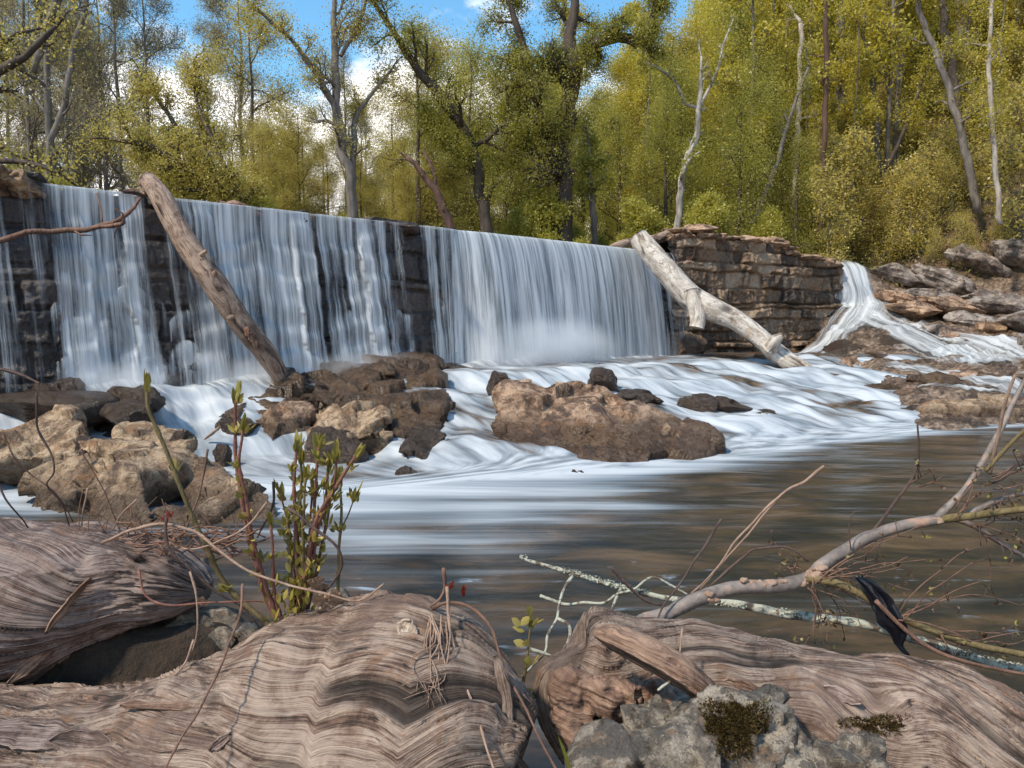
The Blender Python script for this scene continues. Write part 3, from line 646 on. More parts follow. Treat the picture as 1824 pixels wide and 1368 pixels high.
# ================================================================== ROCKS
def rock_shape(sz, seed, cuts=12, amp=.10, flat=0.0, sub=5, layer=0.0):
    rs = np.random.RandomState(seed); V, F = ico(sub); V = V.copy()
    V = V / (np.abs(V) ** 3.2).sum(1)[:, None] ** (1 / 3.2)
    for _ in range(cuts):
        n = rs.normal(size=3); n[2] *= (1 - flat * .5); n /= np.linalg.norm(n); h = rs.uniform(.62, .95)
        d = V @ n - h; V = V - np.where(d > 0, d, 0)[:, None] * n * .93
    V = V * np.array(sz) / 2
    m = float(np.mean(sz)); q = V / m + seed * 1.7
    nrm = V / (np.linalg.norm(V, axis=1)[:, None] + 1e-9)
    dsp = amp * m * (.55 * fbm(q * 1.3, 3) + .35 * fbm(q * 3.3, 5, .55, True)) + .012 * m * fbm(q * 15, 3)
    V = V + nrm * dsp[:, None]
    K = 26; sd = rs.uniform(V.min(0), V.max(0), (K, 3)); gd = rs.normal(size=(K, 3)) * .22; Vq = V + .1 * m * np.stack([fbm(q * 1.4 + j * 9, 2) for j in range(3)], -1)
    nn = ((Vq[:, None] - sd[None]) ** 2).sum(-1).argmin(1); V = V + nrm * np.clip(((Vq - sd[nn]) * gd[nn]).sum(1), -.06 * m, .06 * m)[:, None]
    if layer:
        q2 = V * np.array([.8, .8, 9]) / m + seed
        V[:, :2] *= (1 + layer * fbm(q2, 3, .5, True))[:, None]
    return V, F
def autorock(px0, px1, py0, py1, D, dep, seed, mat, label, group=None, name='rock', cuts=12, amp=.12, flat=0., sub=5, rz=0., tilt=0., sink=.15, layer=0., cat='rock'):
    Dm = D + dep / 2; w_ = (px1 - px0) / FPX * (D + dep * .35); zt = P(0, py0, Dm)[2]; zb = P(0, py1, D + .02)[2] - sink
    c = np.array([((px0 + px1) / 2 - CX) / FPX * (D + dep * .35), Dm, (zt + zb) / 2])
    V, F = rock_shape((w_ * 1.12, dep * 1.12, (zt - zb) * 1.12), seed, cuts, amp, flat, sub, layer)
    if tilt: ct, st = math.cos(tilt), math.sin(tilt); V = V @ np.array([[ct, 0, -st], [0, 1, 0], [st, 0, ct]])
    if rz: ct, st = math.cos(rz), math.sin(rz); V = V @ np.array([[ct, st, 0], [-st, ct, 0], [0, 0, 1]])
    o = link_mesh(name, V, F, M[mat]); o.location = tuple(c)
    return tag(o, label, cat, group)
def hullrock(hulls, name, mat, label, voxel=.03, amp=.05, fr=3.0, seed=1, group=None, cat='rock', smooth=2, ridg=.5, parent=None, facet=1.0):
    """each hull is a list of (px, py, D) or (x, y, z) flagged by a leading 'w'; hulls are fused, then weathered"""
    b = bmesh.new()
    for h in hulls:
        vs = [b.verts.new(tuple(P(*q)) if len(q) == 3 else tuple(q[1:])) for q in h]
        r = bmesh.ops.convex_hull(b, input=vs, use_existing_faces=False)
        dead = [e for e in r['geom_interior'] if isinstance(e, bmesh.types.BMVert)]
        if dead: bmesh.ops.delete(b, geom=dead, context='VERTS')
    me = bpy.data.meshes.new('t'); b.to_mesh(me); b.free(); o = bpy.data.objects.new('t', me); C.objects.link(o)
    m = o.modifiers.new('r', 'REMESH'); m.mode = 'VOXEL'; m.voxel_size = voxel
    if smooth: sm = o.modifiers.new('s', 'SMOOTH'); sm.iterations = smooth; sm.factor = .6
    dg = bpy.context.evaluated_depsgraph_get(); ev = o.evaluated_get(dg).to_mesh()
    n = len(ev.vertices); V = np.zeros(n * 3, np.float32); ev.vertices.foreach_get('co', V); V = V.reshape(-1, 3).astype(float)
    N = np.zeros(n * 3, np.float32); ev.vertices.foreach_get('normal', N); N = N.reshape(-1, 3)
    F = [tuple(p.vertices) for p in ev.polygons]; o.evaluated_get(dg).to_mesh_clear()
    bpy.data.objects.remove(o); bpy.data.meshes.remove(me)
    q = V * fr + seed * 3.1
    d = amp * (.45 * fbm(q, 3) + .55 * fbm(q * 2.1, 5, .55, True) * ridg * 2) + amp * .22 * fbm(q * 7, 4, .6, True)
    rs = np.random.RandomState(seed + 50); lo, hi = V.min(0), V.max(0); K = int(44 * facet); sd = rs.uniform(lo, hi, (K, 3)); gd = rs.normal(size=(K, 3)) * .30
    Vq = V + .06 * (hi - lo).min() * np.stack([fbm(V * fr * .6 + j * 9, 2) for j in range(3)], -1)
    nn = np.concatenate([((Vq[a:a + 4000, None] - sd[None]) ** 2).sum(-1).argmin(1) for a in range(0, len(V), 4000)])
    fd = ((Vq - sd[nn]) * gd[nn]).sum(1); d = d + np.clip(fd, -amp * 1.6, amp * 1.6)
    V = V + N * d[:, None]
    c = V.mean(0); o = link_mesh(name, V - c, F, M[mat], attrs={'grain': np.stack([V[:, 0] + V[:, 1] * .5, V[:, 2] * .6 + V[:, 0] * .15, V[:, 1]], 1)}); o.location = tuple(c)
    return tag(o, label, cat, group)
# the big boulder in mid stream
hullrock([
    [(886, 706, 8.9), (900, 683, 9.1), (950, 676, 9.3), (1010, 692, 9.3), (892, 770, 8.5), (905, 815, 8.2), (1000, 820, 8.1), (1080, 830, 8.0), (1010, 740, 8.6), (1100, 716, 9.4), (920, 700, 9.9), (1080, 740, 10.2), (900, 860, 8.2), (1080, 870, 8.0), (985, 700, 9.2), (1040, 699, 9.2), (1130, 714, 9.2), (1200, 740, 9.0), (1245, 765, 8.8), (1278, 782, 8.5), (1282, 822, 8.25), (1240, 836, 8.0), (1110, 838, 7.9), (1050, 820, 8.1), (1020, 760, 8.5), (1150, 790, 8.2), (1100, 740, 10.0), (1230, 800, 9.6), (1110, 880, 7.9), (1280, 870, 8.1)],
], 'boulder', 'rock_mid', 'largest boulder, long and brown, sloping down to the pool in mid stream', .026, .052, 2.3, 4, facet=1.2)
hullrock([[(716, 832, 7.9), (722, 785, 8.1), (745, 757, 8.3), (775, 762, 8.4), (800, 790, 8.3), (803, 830, 8.1), (770, 870, 7.8), (720, 870, 7.8), (760, 800, 8.8), (800, 860, 8.6)]], 'boulder', 'rock_wet', 'dark wet upright boulder in the white water left of the largest boulder', .02, .035, 4, 7)
autorock(868, 906, 666, 694, 9.9, .3, 31, 'rock_wet', 'small dark round rock at the upper left corner of the largest boulder')
autorock(1049, 1104, 658, 690, 11.4, .45, 32, 'rock_wet', 'small dark wedge rock in the cascade above the largest boulder', tilt=.25)
autorock(1013, 1043, 842, 862, 7.35, .16, 33, 'rock_wet', 'tiny dark rock in the foam just below the largest boulder')
autorock(697, 738, 832, 858, 7.3, .2, 34, 'rock_wet', 'tiny low wet rock at the foot of the dark upright boulder')
autorock(1185, 1252, 594, 640, 17.2, .6, 35, 'rock_brown', 'brown rock at the dam foot where the main fall ends', tilt=.3)
autorock(428, 492, 630, 664, 10.3, .5, 36, 'rock_wet', 'dark low rock just left of the foot of the brown leaning log', flat=.8)
# the ledge outcrop left of centre
hullrock([
    [(560, 742, 8.7), (600, 722, 8.9), (670, 722, 8.9), (688, 730, 8.8), (690, 778, 8.4), (640, 782, 8.3), (560, 785, 8.35), (545, 765, 8.5), (620, 730, 9.6), (690, 740, 9.6), (560, 830, 8.4), (690, 830, 8.5)],
], 'rock', 'rock_tan', 'pale flat faced block at the front of the ledge rocks', .02, .035, 3, 12)
hullrock([
    [(688, 735, 8.9), (700, 715, 9.1), (790, 722, 9.1), (800, 740, 9.0), (765, 765, 8.8), (700, 775, 8.6), (700, 745, 10), (790, 735, 10), (700, 795, 8.7), (770, 790, 8.8)],
    [(600, 710, 9.6), (700, 690, 10.3), (790, 690, 10.3), (810, 720, 9.6), (700, 740, 9.0), (620, 730, 9.1), (700, 800, 9.6)],
], 'rock', 'rock_brown', 'brown layered rock right of the pale flat faced block', .024, .06, 3, 13)
hullrock([
    [(400, 735, 9.2), (430, 700, 9.6), (480, 672, 9.9), (520, 668, 10.0), (560, 690, 9.8), (575, 730, 9.3), (500, 750, 9.0), (420, 750, 9.0), (500, 700, 10.6), (400, 790, 9.2), (560, 790, 9.2)],
    [(520, 665, 10.6), (570, 655, 10.9), (640, 655, 11), (700, 660, 10.8), (690, 700, 10.0), (560, 710, 9.8), (600, 690, 11.6), (600, 760, 10.3)],
    [(640, 660, 11), (700, 640, 12.5), (775, 648, 12.3), (780, 690, 10.6), (700, 700, 10.2), (700, 700, 12.2), (640, 690, 12)],
], 'rock_ledge', 'rock_brown', 'jagged dark brown rock ledge on which the brown leaning log stands', .028, .10, 2.6, 14)
autorock(452, 548, 722, 788, 8.6, .6, 41, 'rock_mid', 'brown block between the jagged ledge and the pale flat faced block', cuts=16)
autorock(540, 640, 772, 826, 8.0, .5, 42, 'rock_wet', 'dark wet rock below the pale flat faced block', amp=.16)
autorock(364, 452, 738, 790, 8.6, .5, 43, 'rock_wet', 'dark wet rock with a broken stick at the left end of the ledge', amp=.14)
autorock(530, 600, 700, 735, 9.3, .6, 44, 'rock_brown', 'rough brown rock behind the pale flat faced block')
autorock(374, 400, 795, 815, 7.8, .15, 45, 'rock_wet', 'tiny dark pointed rock in the foam left of centre')
autorock(560, 760, 640, 662, 12.6, 1.0, 46, 'rock_wet', 'thin flat wet slab near the dam foot behind the jagged ledge', flat=1, amp=.06, sink=.05)
autorock(620, 700, 636, 648, 14.0, .7, 47, 'rock_wet', 'farthest thin slab in the white water near the dam foot', flat=1, amp=.06, sink=.05)
# left
hullrock([
    [(52, 850, 6.3), (70, 815, 6.6), (150, 798, 6.8), (300, 792, 6.9), (345, 812, 6.7), (362, 835, 6.6), (250, 842, 5.9), (130, 880, 5.8), (60, 905, 6.0), (250, 810, 7.4), (60, 960, 6.0), (240, 960, 5.85)],
    [(130, 860, 5.9), (245, 845, 5.85), (262, 900, 5.75), (275, 945, 5.6), (200, 950, 5.6), (130, 930, 5.8), (200, 880, 6.6), (140, 990, 5.8), (270, 990, 5.7)],
    [(270, 905, 5.7), (330, 900, 5.75), (420, 868, 6.0), (480, 878, 6.0), (495, 925, 5.8), (420, 945, 5.6), (300, 950, 5.5), (400, 890, 6.5), (300, 990, 5.6), (480, 990, 5.9)],
    [(355, 832, 6.5), (400, 840, 6.5), (440, 865, 6.2), (380, 880, 6.1), (350, 880, 6.2), (390, 860, 7.0), (340, 920, 6.3)],
], 'boulder', 'rock_tan', 'big tan boulder with a dark square notch at the left bank', .02, .045, 2.6, 21)
hullrock([[(210, 765, 7.3), (222, 757, 7.6), (300, 765, 7.6), (340, 772, 7.4), (346, 795, 7.0), (215, 800, 6.9), (260, 790, 7.7), (215, 830, 7.0), (340, 830, 7.0)]], 'rock', 'rock_tan', 'flat pale rock lying behind the notched tan boulder', .02, .03, 4, 22)
autorock(300, 336, 766, 786, 7.15, .25, 51, 'rock_wet', 'small dark rock at the right end of the flat pale rock')
hullrock([[(-60, 790, 6.9), (0, 770, 7.3), (60, 765, 7.3), (112, 742, 7.5), (150, 752, 7.4), (162, 780, 7.1), (130, 812, 6.7), (0, 818, 6.6), (-60, 815, 6.7), (60, 760, 8), (-60, 860, 6.9), (150, 850, 6.9)]], 'boulder', 'rock_tan', 'low tan boulder with a raised hump at the left edge', .022, .07, 2.6, 23)
autorock(122, 162, 782, 808, 6.7, .2, 52, 'rock_wet', 'small dark stone at the foot of the humped boulder')
autorock(155, 240, 755, 772, 7.9, .4, 53, 'rock_wet', 'low dark wet rock between the humped and notched boulders', flat=.8)
autorock(-120, 160, 700, 742, 7.6, 1.0, 54, 'rock_wet', 'broad dark wet ledge under the left end of the dam', flat=.8, amp=.1)
autorock(98, 140, 672, 694, 8.2, .3, 55, 'rock_wet', 'small dark rock under the left end of the waterfall')
autorock(175, 275, 694, 722, 8.2, .4, 56, 'rock_wet', 'dark flat rock breaking the white water below the left fall', flat=.8)
autorock(170, 250, 718, 740, 7.7, .4, 57, 'rock_wet', 'low dark rock washed by white water above the humped boulder', flat=.8)
# cascade rocks showing through
for i, (a, b, c, d, D, t_) in enumerate([(1105, 1180, 690, 716, 10.3, 'dark slab awash just above the long back of the largest boulder'), (1345, 1400, 725, 752, 10.4, 'thin dark rock awash in the lower right cascade'), (1215, 1330, 700, 735, 10.6, 'broad dark rock awash in the middle of the right cascade'), (930, 1010, 640, 658, 13.6, 'dark round rock on the lip of the cascade below the main fall'), (1290, 1390, 632, 652, 15.8, 'dark rock at the top of the cascade near the ruined wall'), (1040, 1130, 640, 655, 13.9, 'brown wet rock on the lip of the cascade behind the wedge rock'), (775, 830, 642, 660, 12.2, 'low dark rock at the left end of the cascade lip'), (1150, 1230, 642, 662, 13.9, 'tawny wet rock on the right part of the cascade lip')]):
    autorock(a, b, c + 9, d + 2, D, .7, 61 + i, 'rock_wet' if i not in (5, 7) else 'rock_brown', t_, flat=.7, tilt=.12, sink=.05)
# right bank
hullrock([[(1440, 668, 17.0), (1470, 620, 18.3), (1500, 592, 19.2), (1540, 584, 19.6), (1590, 596, 19.0), (1640, 632, 17.6), (1690, 662, 16.2), (1640, 680, 15.3), (1500, 680, 15.6), (1560, 620, 20), (1560, 640, 16.6), (1440, 720, 17), (1690, 720, 16)]], 'boulder', 'rock_wet', 'smooth dark mound of rock under the small side waterfall', .06, .06, 1.2, 71)
autorock(1485, 1556, 640, 672, 15.6, .7, 72, 'rock_mid', 'light brown broken rock beside the foot of the white forked log')
autorock(1640, 1745, 716, 756, 10.9, .8, 73, 'rock_tan', 'pale flat slab at the right edge of the pool', flat=.8, amp=.07)
autorock(1700, 1830, 704, 736, 11.6, .8, 74, 'rock_tan', 'long pale slab behind the flat slab by the pool', flat=.9, amp=.07)
autorock(1772, 1850, 732, 755, 11.0, .5, 75, 'rock_tan', 'small pale slab at the far right edge of the pool', flat=.8)
autorock(1690, 1785, 664, 692, 13.8, .6, 76, 'rock_brown', 'rusty brown rock between the two right bank streams')
autorock(1600, 1660, 728, 752, 11.2, .4, 77, 'rock_wet', 'dark wet rock at the left side of the pale flat slab', flat=.5)
autorock(1540, 1640, 690, 716, 12.8, .8, 78, 'rock_brown', 'broad brown rock right of the lower cascade', flat=.8)
autorock(1340, 1450, 640, 676, 15.4, .9, 79, 'rock_brown', 'tawny wet rock under the lower part of the white forked log', flat=.5, tilt=.15)
autorock(1440, 1560, 668, 700, 14.0, .9, 80, 'rock_brown', 'long low brown rock in front of the foot of the white forked log', flat=.7)
sl_ = [(1560, 1640, 520, 552, 22.5), (1600, 1700, 545, 575, 21), (1640, 1740, 520, 560, 22), (1690, 1790, 505, 545, 22.5), (1720, 1824, 545, 585, 20.5), (1740, 1860, 575, 612, 19), (1660, 1750, 568, 600, 19.5), (1770, 1880, 515, 560, 22), (1600, 1660, 575, 600, 19.5), (1800, 1900, 600, 640, 17.5), (1560, 1610, 555, 580, 20.5), (1700, 1760, 590, 610, 18.5)]
tx = ['leftmost tilted grey slab on the right bank slope', 'low grey slab near the left end of the slab pile', 'tilted grey slab at the upper left of the slab pile', 'tallest leaning grey slab at the top of the right bank', 'wide grey slab in the middle of the right bank', 'big pale grey slab above the right hand stream', 'brownish slab in the lower left of the slab pile', 'grey slab at the upper right edge of the bank', 'small brown slab beside the upper side stream', 'large slab at the right edge above the stream', 'small slab just right of the small side waterfall', 'little slab just above the right hand stream']
for i, ((a, b, c, d, D), t_) in enumerate(zip(sl_, tx)):
    so_ = autorock(a - 8, b + 8, c + 6, d - 2, D, 1.3, 91 + i, 'rock_grey' if i not in (6, 8, 10) else 'rock_mid', t_, 'slabs on the right bank', cuts=22, tilt=[.3, .2, .42, .5, .3, .2, .25, .35, .1, .2, .3, .1][i] * 1.0, rz=.3 * math.sin(i * 2.1), layer=.10, amp=.07, sink=.2, name='rock_slab')
    so_.location.z = float(ground_z(np.array([so_.location.x]), np.array([so_.location.y]))[0][0]) + .04
rr = np.random.RandomState(3)
# loose slabs on the ruined wall
cap = MB()
v = -.15; 
for lay in range(2):
    v = -.1 + .2 * lay
    while v < AL - .1:
        L_ = rr.uniform(.35, .85); zt = float(abtop(v + L_ / 2)); hh = rr.uniform(.07, .15)
        if lay and (rr.rand() < .35 or v > 4.3): v += L_; continue
        V, F = rock_shape((L_ * 1.15, rr.uniform(.6, 1.0), hh * 1.7), rr.randint(999), 12, .10, .9, 4)
        a = math.atan2(AU[1], AU[0]) + rr.uniform(-.15, .15); ct, st = math.cos(a), math.sin(a)
        V = V @ np.array([[ct, st, 0], [-st, ct, 0], [0, 0, 1]])
        p = DE + AU * (v + L_ / 2) + AN * rr.uniform(-.18, .10)
        V = V + np.array([p[0], p[1], zt + hh * .5 + lay * .13]); cap.add(V, F); v += L_ * rr.uniform(.85, 1.0)
cap.build('coping_slabs', M['rock_mid'], ab)
for i, (a, b, c, d, D) in enumerate([(0, 84, 304, 326, 8.7), (-90, 20, 296, 322, 8.4)]):
    autorock(a, b, c, d, D - .2, .7, 120 + i, 'rock_brown', ['flat cracked brown slab topping the left end of the dam', 'dark slab at the far left on top of the dam'][i], flat=.8, layer=.1)
autorock(660, 742, 400, 416, 12.3, .6, 123, 'rock_wet', 'dark crest stone standing dry on the dam between two falls', flat=.9, sink=.0, layer=.1)
autorock(538, 556, 388, 402, 11.0, .35, 124, 'rock_wet', 'small dark crest stone splitting the left fall', flat=.5, sink=.0)

for i in range(22):
    px = rr.uniform(1545, 1860); D = rr.uniform(12.5, 20.5); x = (px - CX) / FPX * D; w_ = rr.uniform(.25, .8)
    V, F = rock_shape((w_ * 1.5, w_, w_ * rr.uniform(.35, .6)), 900 + i, 16, .08, .7, 4)
    o = link_mesh('rock', V, F, M[['rock_mid', 'rock_brown', 'rock_grey'][i % 3]]); o.location = (x, D, float(ground_z(np.array([x]), np.array([D]))[0][0])); o.rotation_euler = (rr.uniform(-.2, .2), rr.uniform(-.1, .35), rr.uniform(0, 3))
    tag(o, 'x', 'rock', 'small loose rocks on the right bank')
# ================================================================== LOGS ACROSS THE DAM
def woodtube(name, pts, rad, mat, label=None, k=40, step=.05, seed=1, rough=.10, parent=None, cat='log', flat=1.0, ends=True, group=None, ridge=.0, amp2=.03):
    q = np.array([P(*p) if len(p) == 3 else np.array(p[1:]) for p in pts]); p, r = resample(q, rad, step)
    T, N, B = frames(p); a = np.arange(k + 1) / k * 2 * math.pi
    ds = np.r_[0, np.cumsum(np.linalg.norm(np.diff(p, axis=0), axis=1))]; rm = float(np.max(r))
    ca, sa = np.cos(a)[None], np.sin(a)[None]; z0 = 0 * ds[:, None]
    ds = ds[:, None]
    n = rough * fbm(np.stack([ca + z0, sa + z0, ds / (rm * 5) + 0 * ca], -1) + seed * 3.3, 3)
    n2 = amp2 * fbm(np.stack([ca * 5 + z0, sa * 5 + z0, ds / (rm * 3) + 0 * ca], -1) + seed * 1.3, 4, .6, True)
    rr_ = r[:, None] * (1 + n + n2)
    V = p[:, None] + rr_[..., None] * (ca[..., None] * N[:, None] + flat * sa[..., None] * B[:, None])
    tw = .25 * fbm(np.stack([ca + z0, sa + z0, ds / rm * .4 + 0 * ca], -1) + seed, 3)
    A = np.stack([ds + .05 * n / max(rough, 1e-3) + 0 * ca, (a[None] / math.pi - 1 + tw) * rm * 2.5 + z0, z0 + seed * 1.7 + 0 * ca], -1)
    ck = sstep(.80, .97, 1 - np.abs(perlin(v3(A[..., 0] * 1.1, A[..., 1] * (3.2 / max(rm, .02) * .15) * 2.2, seed + .5)))) * sstep(-.1, .25, fbm(v3(A[..., 0] * 1.5, A[..., 1] * 3, seed + 3.), 2)); V = V - (V - p[:, None]) * (.13 * ck)[..., None]; ck = ck.ravel()
    n0, n1 = V.shape[:2]; F = [tuple(f) for f in gridF(n0, n1).tolist()]
    V = V.reshape(-1, 3); A = A.reshape(-1, 3)
    if ends:
        for e, row in ((0, 0), (1, n0 - 1)):
            c = p[row] + T[row] * (r[row] * .10 * (1 if e else -1)); i = len(V); V = np.vstack([V, c]); A = np.vstack([A, A[row * n1]]); ck = np.r_[ck, 0]
            for j in range(n1 - 1):
                x, y = row * n1 + j, row * n1 + j + 1; F.append((i, x, y) if not e else (i, y, x))
    o = link_mesh(name, V, F, M[mat], parent, attrs={'grain': A, 'crack': ck})
    if label: tag(o, label, cat, group)
    return o
lg = empty('leaning_log', P(500, 668, 9.9), 'long brown stripped log leaning from the dam crest down to the jagged ledge', 'log')
woodtube('trunk', [(262, 318, 9.55), (285, 350, 9.45), (330, 430, 9.35), (375, 495, 9.35), (430, 575, 9.5), (470, 625, 9.7), (512, 690, 9.95)], [.10, .125, .135, .15, .14, .135, .10], 'log_brown', k=44, seed=3, rough=.12, parent=lg, amp2=.09)
s_ = MB()
for i, (a, b, c) in enumerate([((252, 312, 9.6), (256, 330, 9.5), .05), ((262, 308, 9.58), (268, 330, 9.48), .05), ((270, 310, 9.55), (280, 335, 9.45), .045), ((276, 318, 9.5), (282, 340, 9.42), .04), ((250, 322, 9.6), (262, 345, 9.5), .05)]):
    s_.tube([P(*a), (P(*a) + P(*b)) / 2, P(*b)], [c * .45, c, c * 1.1], 6, i, .3)
s_.build('broken_end', M['log_brown'], lg)
for i, (x, y) in enumerate([(381, 490), (385, 503), (440, 590), (447, 601), (455, 612)]):
    q = P(x, y, 9.24 + .05 * i); V, F = rock_shape((.07, .03, .13), 300 + i, 8, .2, 0, 3); link_mesh('bark_patch', V + q, F, M['bark_red'], lg, attrs={'grain': V * 2})
woodtube('branch_stub', [(352, 462, 9.3), (362, 452, 9.22), (369, 446, 9.18)], [.045, .03, .018], 'log_brown', k=14, seed=31, rough=.3, parent=lg, step=.02)
woodtube('branch_stub', [(420, 560, 9.4), (410, 566, 9.3), (404, 570, 9.25)], [.04, .03, .02], 'log_brown', k=14, seed=33, rough=.3, parent=lg, step=.02)
lg = empty('forked_log', P(1450, 668, 14.6), 'bleached white forked log leaning from the ruined wall down to the cascade rocks', 'log')
woodtube('trunk', [(1136, 420, 16.3), (1150, 440, 16.2), (1185, 480, 16.0), (1225, 525, 15.8), (1262, 548, 15.6), (1310, 570, 15.4), (1350, 600, 15.2), (1390, 635, 15.0), (1430, 660, 14.8), (1468, 676, 14.6)], [.20, .235, .25, .26, .27, .21, .20, .20, .18, .10], 'log_white', k=48, seed=5, rough=.12, parent=lg)
woodtube('branch_stub', [(1232, 520, 15.65), (1240, 550, 15.5), (1243, 572, 15.42), (1241, 584, 15.4)], [.20, .17, .16, .15], 'log_white', k=36, seed=6, rough=.1, parent=lg)
woodtube('branch_stub', [(1372, 620, 14.9), (1383, 605, 14.75), (1394, 598, 14.7)], [.16, .12, .05], 'log_white', k=24, seed=8, rough=.2, parent=lg)
woodtube('driftwood', [(395, 368, 10.55), (415, 368, 10.5), (440, 374, 10.6), (468, 384, 10.7)], [.03, .085, .07, .02], 'bark_red', 'dark knotted driftwood lodged on the dam crest above the left fall', k=24, seed=9, rough=.5, cat='driftwood')
woodtube('driftwood', [(392, 358, 10.6), (405, 366, 10.5), (430, 372, 10.5)], [.015, .04, .03], 'bark_red', 'small broken piece of wood beside the knotted driftwood on the crest', k=16, seed=19, rough=.5, cat='driftwood')
woodtube('driftwood', [(218, 342, 9.2), (235, 341, 9.3), (255, 347, 9.4)], [.02, .045, .035], 'bark_red', 'short rusty piece of wood left of the top of the brown leaning log', k=16, seed=10, rough=.4, cat='driftwood')
woodtube('driftwood', [(1085, 440, 17.2), (1110, 434, 17.3), (1150, 430, 17.8), (1200, 416, 18.3), (1240, 410, 18.8)], [.03, .10, .11, .12, .05], 'log_brown', 'reddish log lying behind the top end of the white forked log', k=28, seed=11, rough=.25)
woodtube('driftwood', [(1180, 408, 18.4), (1210, 412, 18.5), (1240, 418, 18.7)], [.02, .035, .02], 'bark_red', 'thin stick on top of the ruined stone wall', k=10, seed=12, rough=.2, cat='stick')
# twigs hanging down the ruined wall
s_ = MB()
for i in range(14):
    q = np.array([P(1232 + rr.uniform(-8, 10), 425 + rr.uniform(-6, 4), 18.35), P(1230 + rr.uniform(-16, 10), 445 + rr.uniform(-6, 10), 18.2), P(1222 + rr.uniform(-18, 14), 470 + rr.uniform(-20, 14), 18.1)])
    s_.tube(*resample(q, [.014, .01, .004], .1), 4, i)
o = s_.build('twig_tangle', M['twig']); tag(o, 'tangle of dry twigs hanging over the top of the ruined wall', 'twigs')
woodtube('stick', [(365, 782, 8.35), (378, 772, 8.3), (392, 760, 8.3)], [.012, .02, .013], 'twig_tan', 'short pale broken stick on the left end of the ledge', k=8, seed=4, cat='stick', step=.02)
woodtube('fallen_branch', [(-30, 650, 7.9), (30, 665, 7.9), (70, 683, 7.9)], [.02, .02, .012], 'twig_dark', 'thin dark branch against the foot of the dam at the left edge', k=8, seed=4, cat='branch')
woodtube('sunken_log', [(540, 1044, 4.36), (640, 1043, 4.38), (740, 1040, 4.42), (830, 1037, 4.46), (885, 1034, 4.5)], [.03, .045, .038, .04, .015], 'log_brown', 'slim reddish log half sunk in the pool behind the foreground shoots', k=20, seed=14, rough=.2)
# bare red branch reaching in from the left, in front of the fall
b_ = empty('bare_branch', P(-40, 436, 3.0), 'thin reddish bare branch reaching in from the left across the left fall', 'branch')
def twigs(parent, segs, mat, name='twig', k=6, step=.03, seed=0, one=False):
    for i, (pts, rad) in enumerate(segs):
        s_ = MB(); q = np.array([P(*p) for p in pts]); p, r = resample(q, rad, step)
        p = p + .35 * r[:, None] * np.stack([perlin(v3(np.arange(len(p)) * .35, i, seed + j)) for j in range(3)], -1) * 2
        V, F, A = tube(p, r * (1 + .12 * perlin(v3(np.arange(len(p)) * .9, i, seed))), k, seed + i, .1); s_.add(V, F, A)
        s_.build(name if i or one else 'stem', M[mat], parent)
twigs(b_, [([(-60, 436, 2.9), (0, 427, 3.0), (60, 413, 3.05), (120, 410, 3.1), (170, 407, 3.1), (212, 391, 3.1), (240, 368, 3.15), (250, 352, 3.15)], [.014, .013, .012, .012, .012, .011, .008, .006]),
           ([(160, 407, 3.1), (200, 402, 3.05), (222, 396, 3.0), (219, 380, 3.0), (205, 372, 2.98)], [.009, .009, .008, .004, .003]),
           ([(182, 403, 3.1), (180, 375, 3.12), (172, 344, 3.15)], [.006, .004, .003]),
           ([(215, 392, 3.1), (206, 412, 3.08), (203, 425, 3.08)], [.004, .004, .002]),
           ([(130, 410, 3.1), (145, 418, 3.08), (164, 419, 3.08)], [.004, .004, .002])], 'twig', seed=3)
# ================================================================== TREES
class Tree:
    def __init__(s, seed): s.rs = np.random.RandomState(seed); s.trunk = MB(); s.br = MB(); s.tips = []
    def limb(s, pts, rad, mb=None, k=9, rough=.18):
        (mb or s.trunk).tube(pts, rad, k, s.rs.randint(99), rough)
    def grow(s, p, d, L_, r, lev, up=.15, spread=.7, maxlev=3, nch=5, wob=.22):
        rs = s.rs; n = [7, 6, 5, 4][min(lev, 3)]; pts = [p.copy()]; d = d / np.linalg.norm(d)
        for i in range(n - 1):
            d = d + rs.normal(size=3) * wob + np.array([0, 0, up * .35]); d /= np.linalg.norm(d); pts.append(pts[-1] + d * L_ / (n - 1))
        pts = np.array(pts); rad = np.linspace(r, r * .3, n)
        V, F, A = tube(pts, rad, [8, 6, 4, 3][min(lev, 3)], rs.randint(99)); (s.trunk if lev == 0 else s.br).add(V, F, A)
        if lev >= maxlev - 1: s.tips.append((pts, lev))
        if lev < maxlev:
            s.kids(pts, rad, L_, lev, up, spread, maxlev, nch, wob)
    def kids(s, pts, rad, L_, lev, up, spread, maxlev, nch, wob, t0=.25, side=None):
        rs = s.rs; n = len(pts)
        for c in range(nch):
            t = t0 + (1 - t0) * (c + rs.rand()) / nch; x = t * (n - 1); i = min(int(x), n - 2); f = x - i
            q = pts[i] * (1 - f) + pts[i + 1] * f; ax = pts[i + 1] - pts[i]; ax = ax / (np.linalg.norm(ax) + 1e-9)
            o = rs.normal(size=3); o -= ax * np.dot(o, ax); o /= np.linalg.norm(o)
            d = ax * rs.uniform(.35, .9) + o * spread * rs.uniform(.7, 1.3)
            s.grow(q, d, L_ * rs.uniform(.38, .62) * (1.15 - .5 * t), max(rad[i] * .5, .008), lev + 1, up, spread, maxlev, max(3, nch - 1), wob)
    def leaves(s, mb, per, size, droop=.2, spread=.22, tone=(.5, .22)):
        rs = s.rs
        if not s.tips: return
        P0 = np.concatenate([np.repeat(p[1:], max(1, per // (len(p) - 1)), 0) for p, l in s.tips])
        n = len(P0); C_ = P0 + rs.normal(size=(n, 3)) * spread; C_[:, 2] -= np.abs(rs.normal(size=n)) * droop * .2
        leafcards(mb, C_, size, rs, tone)
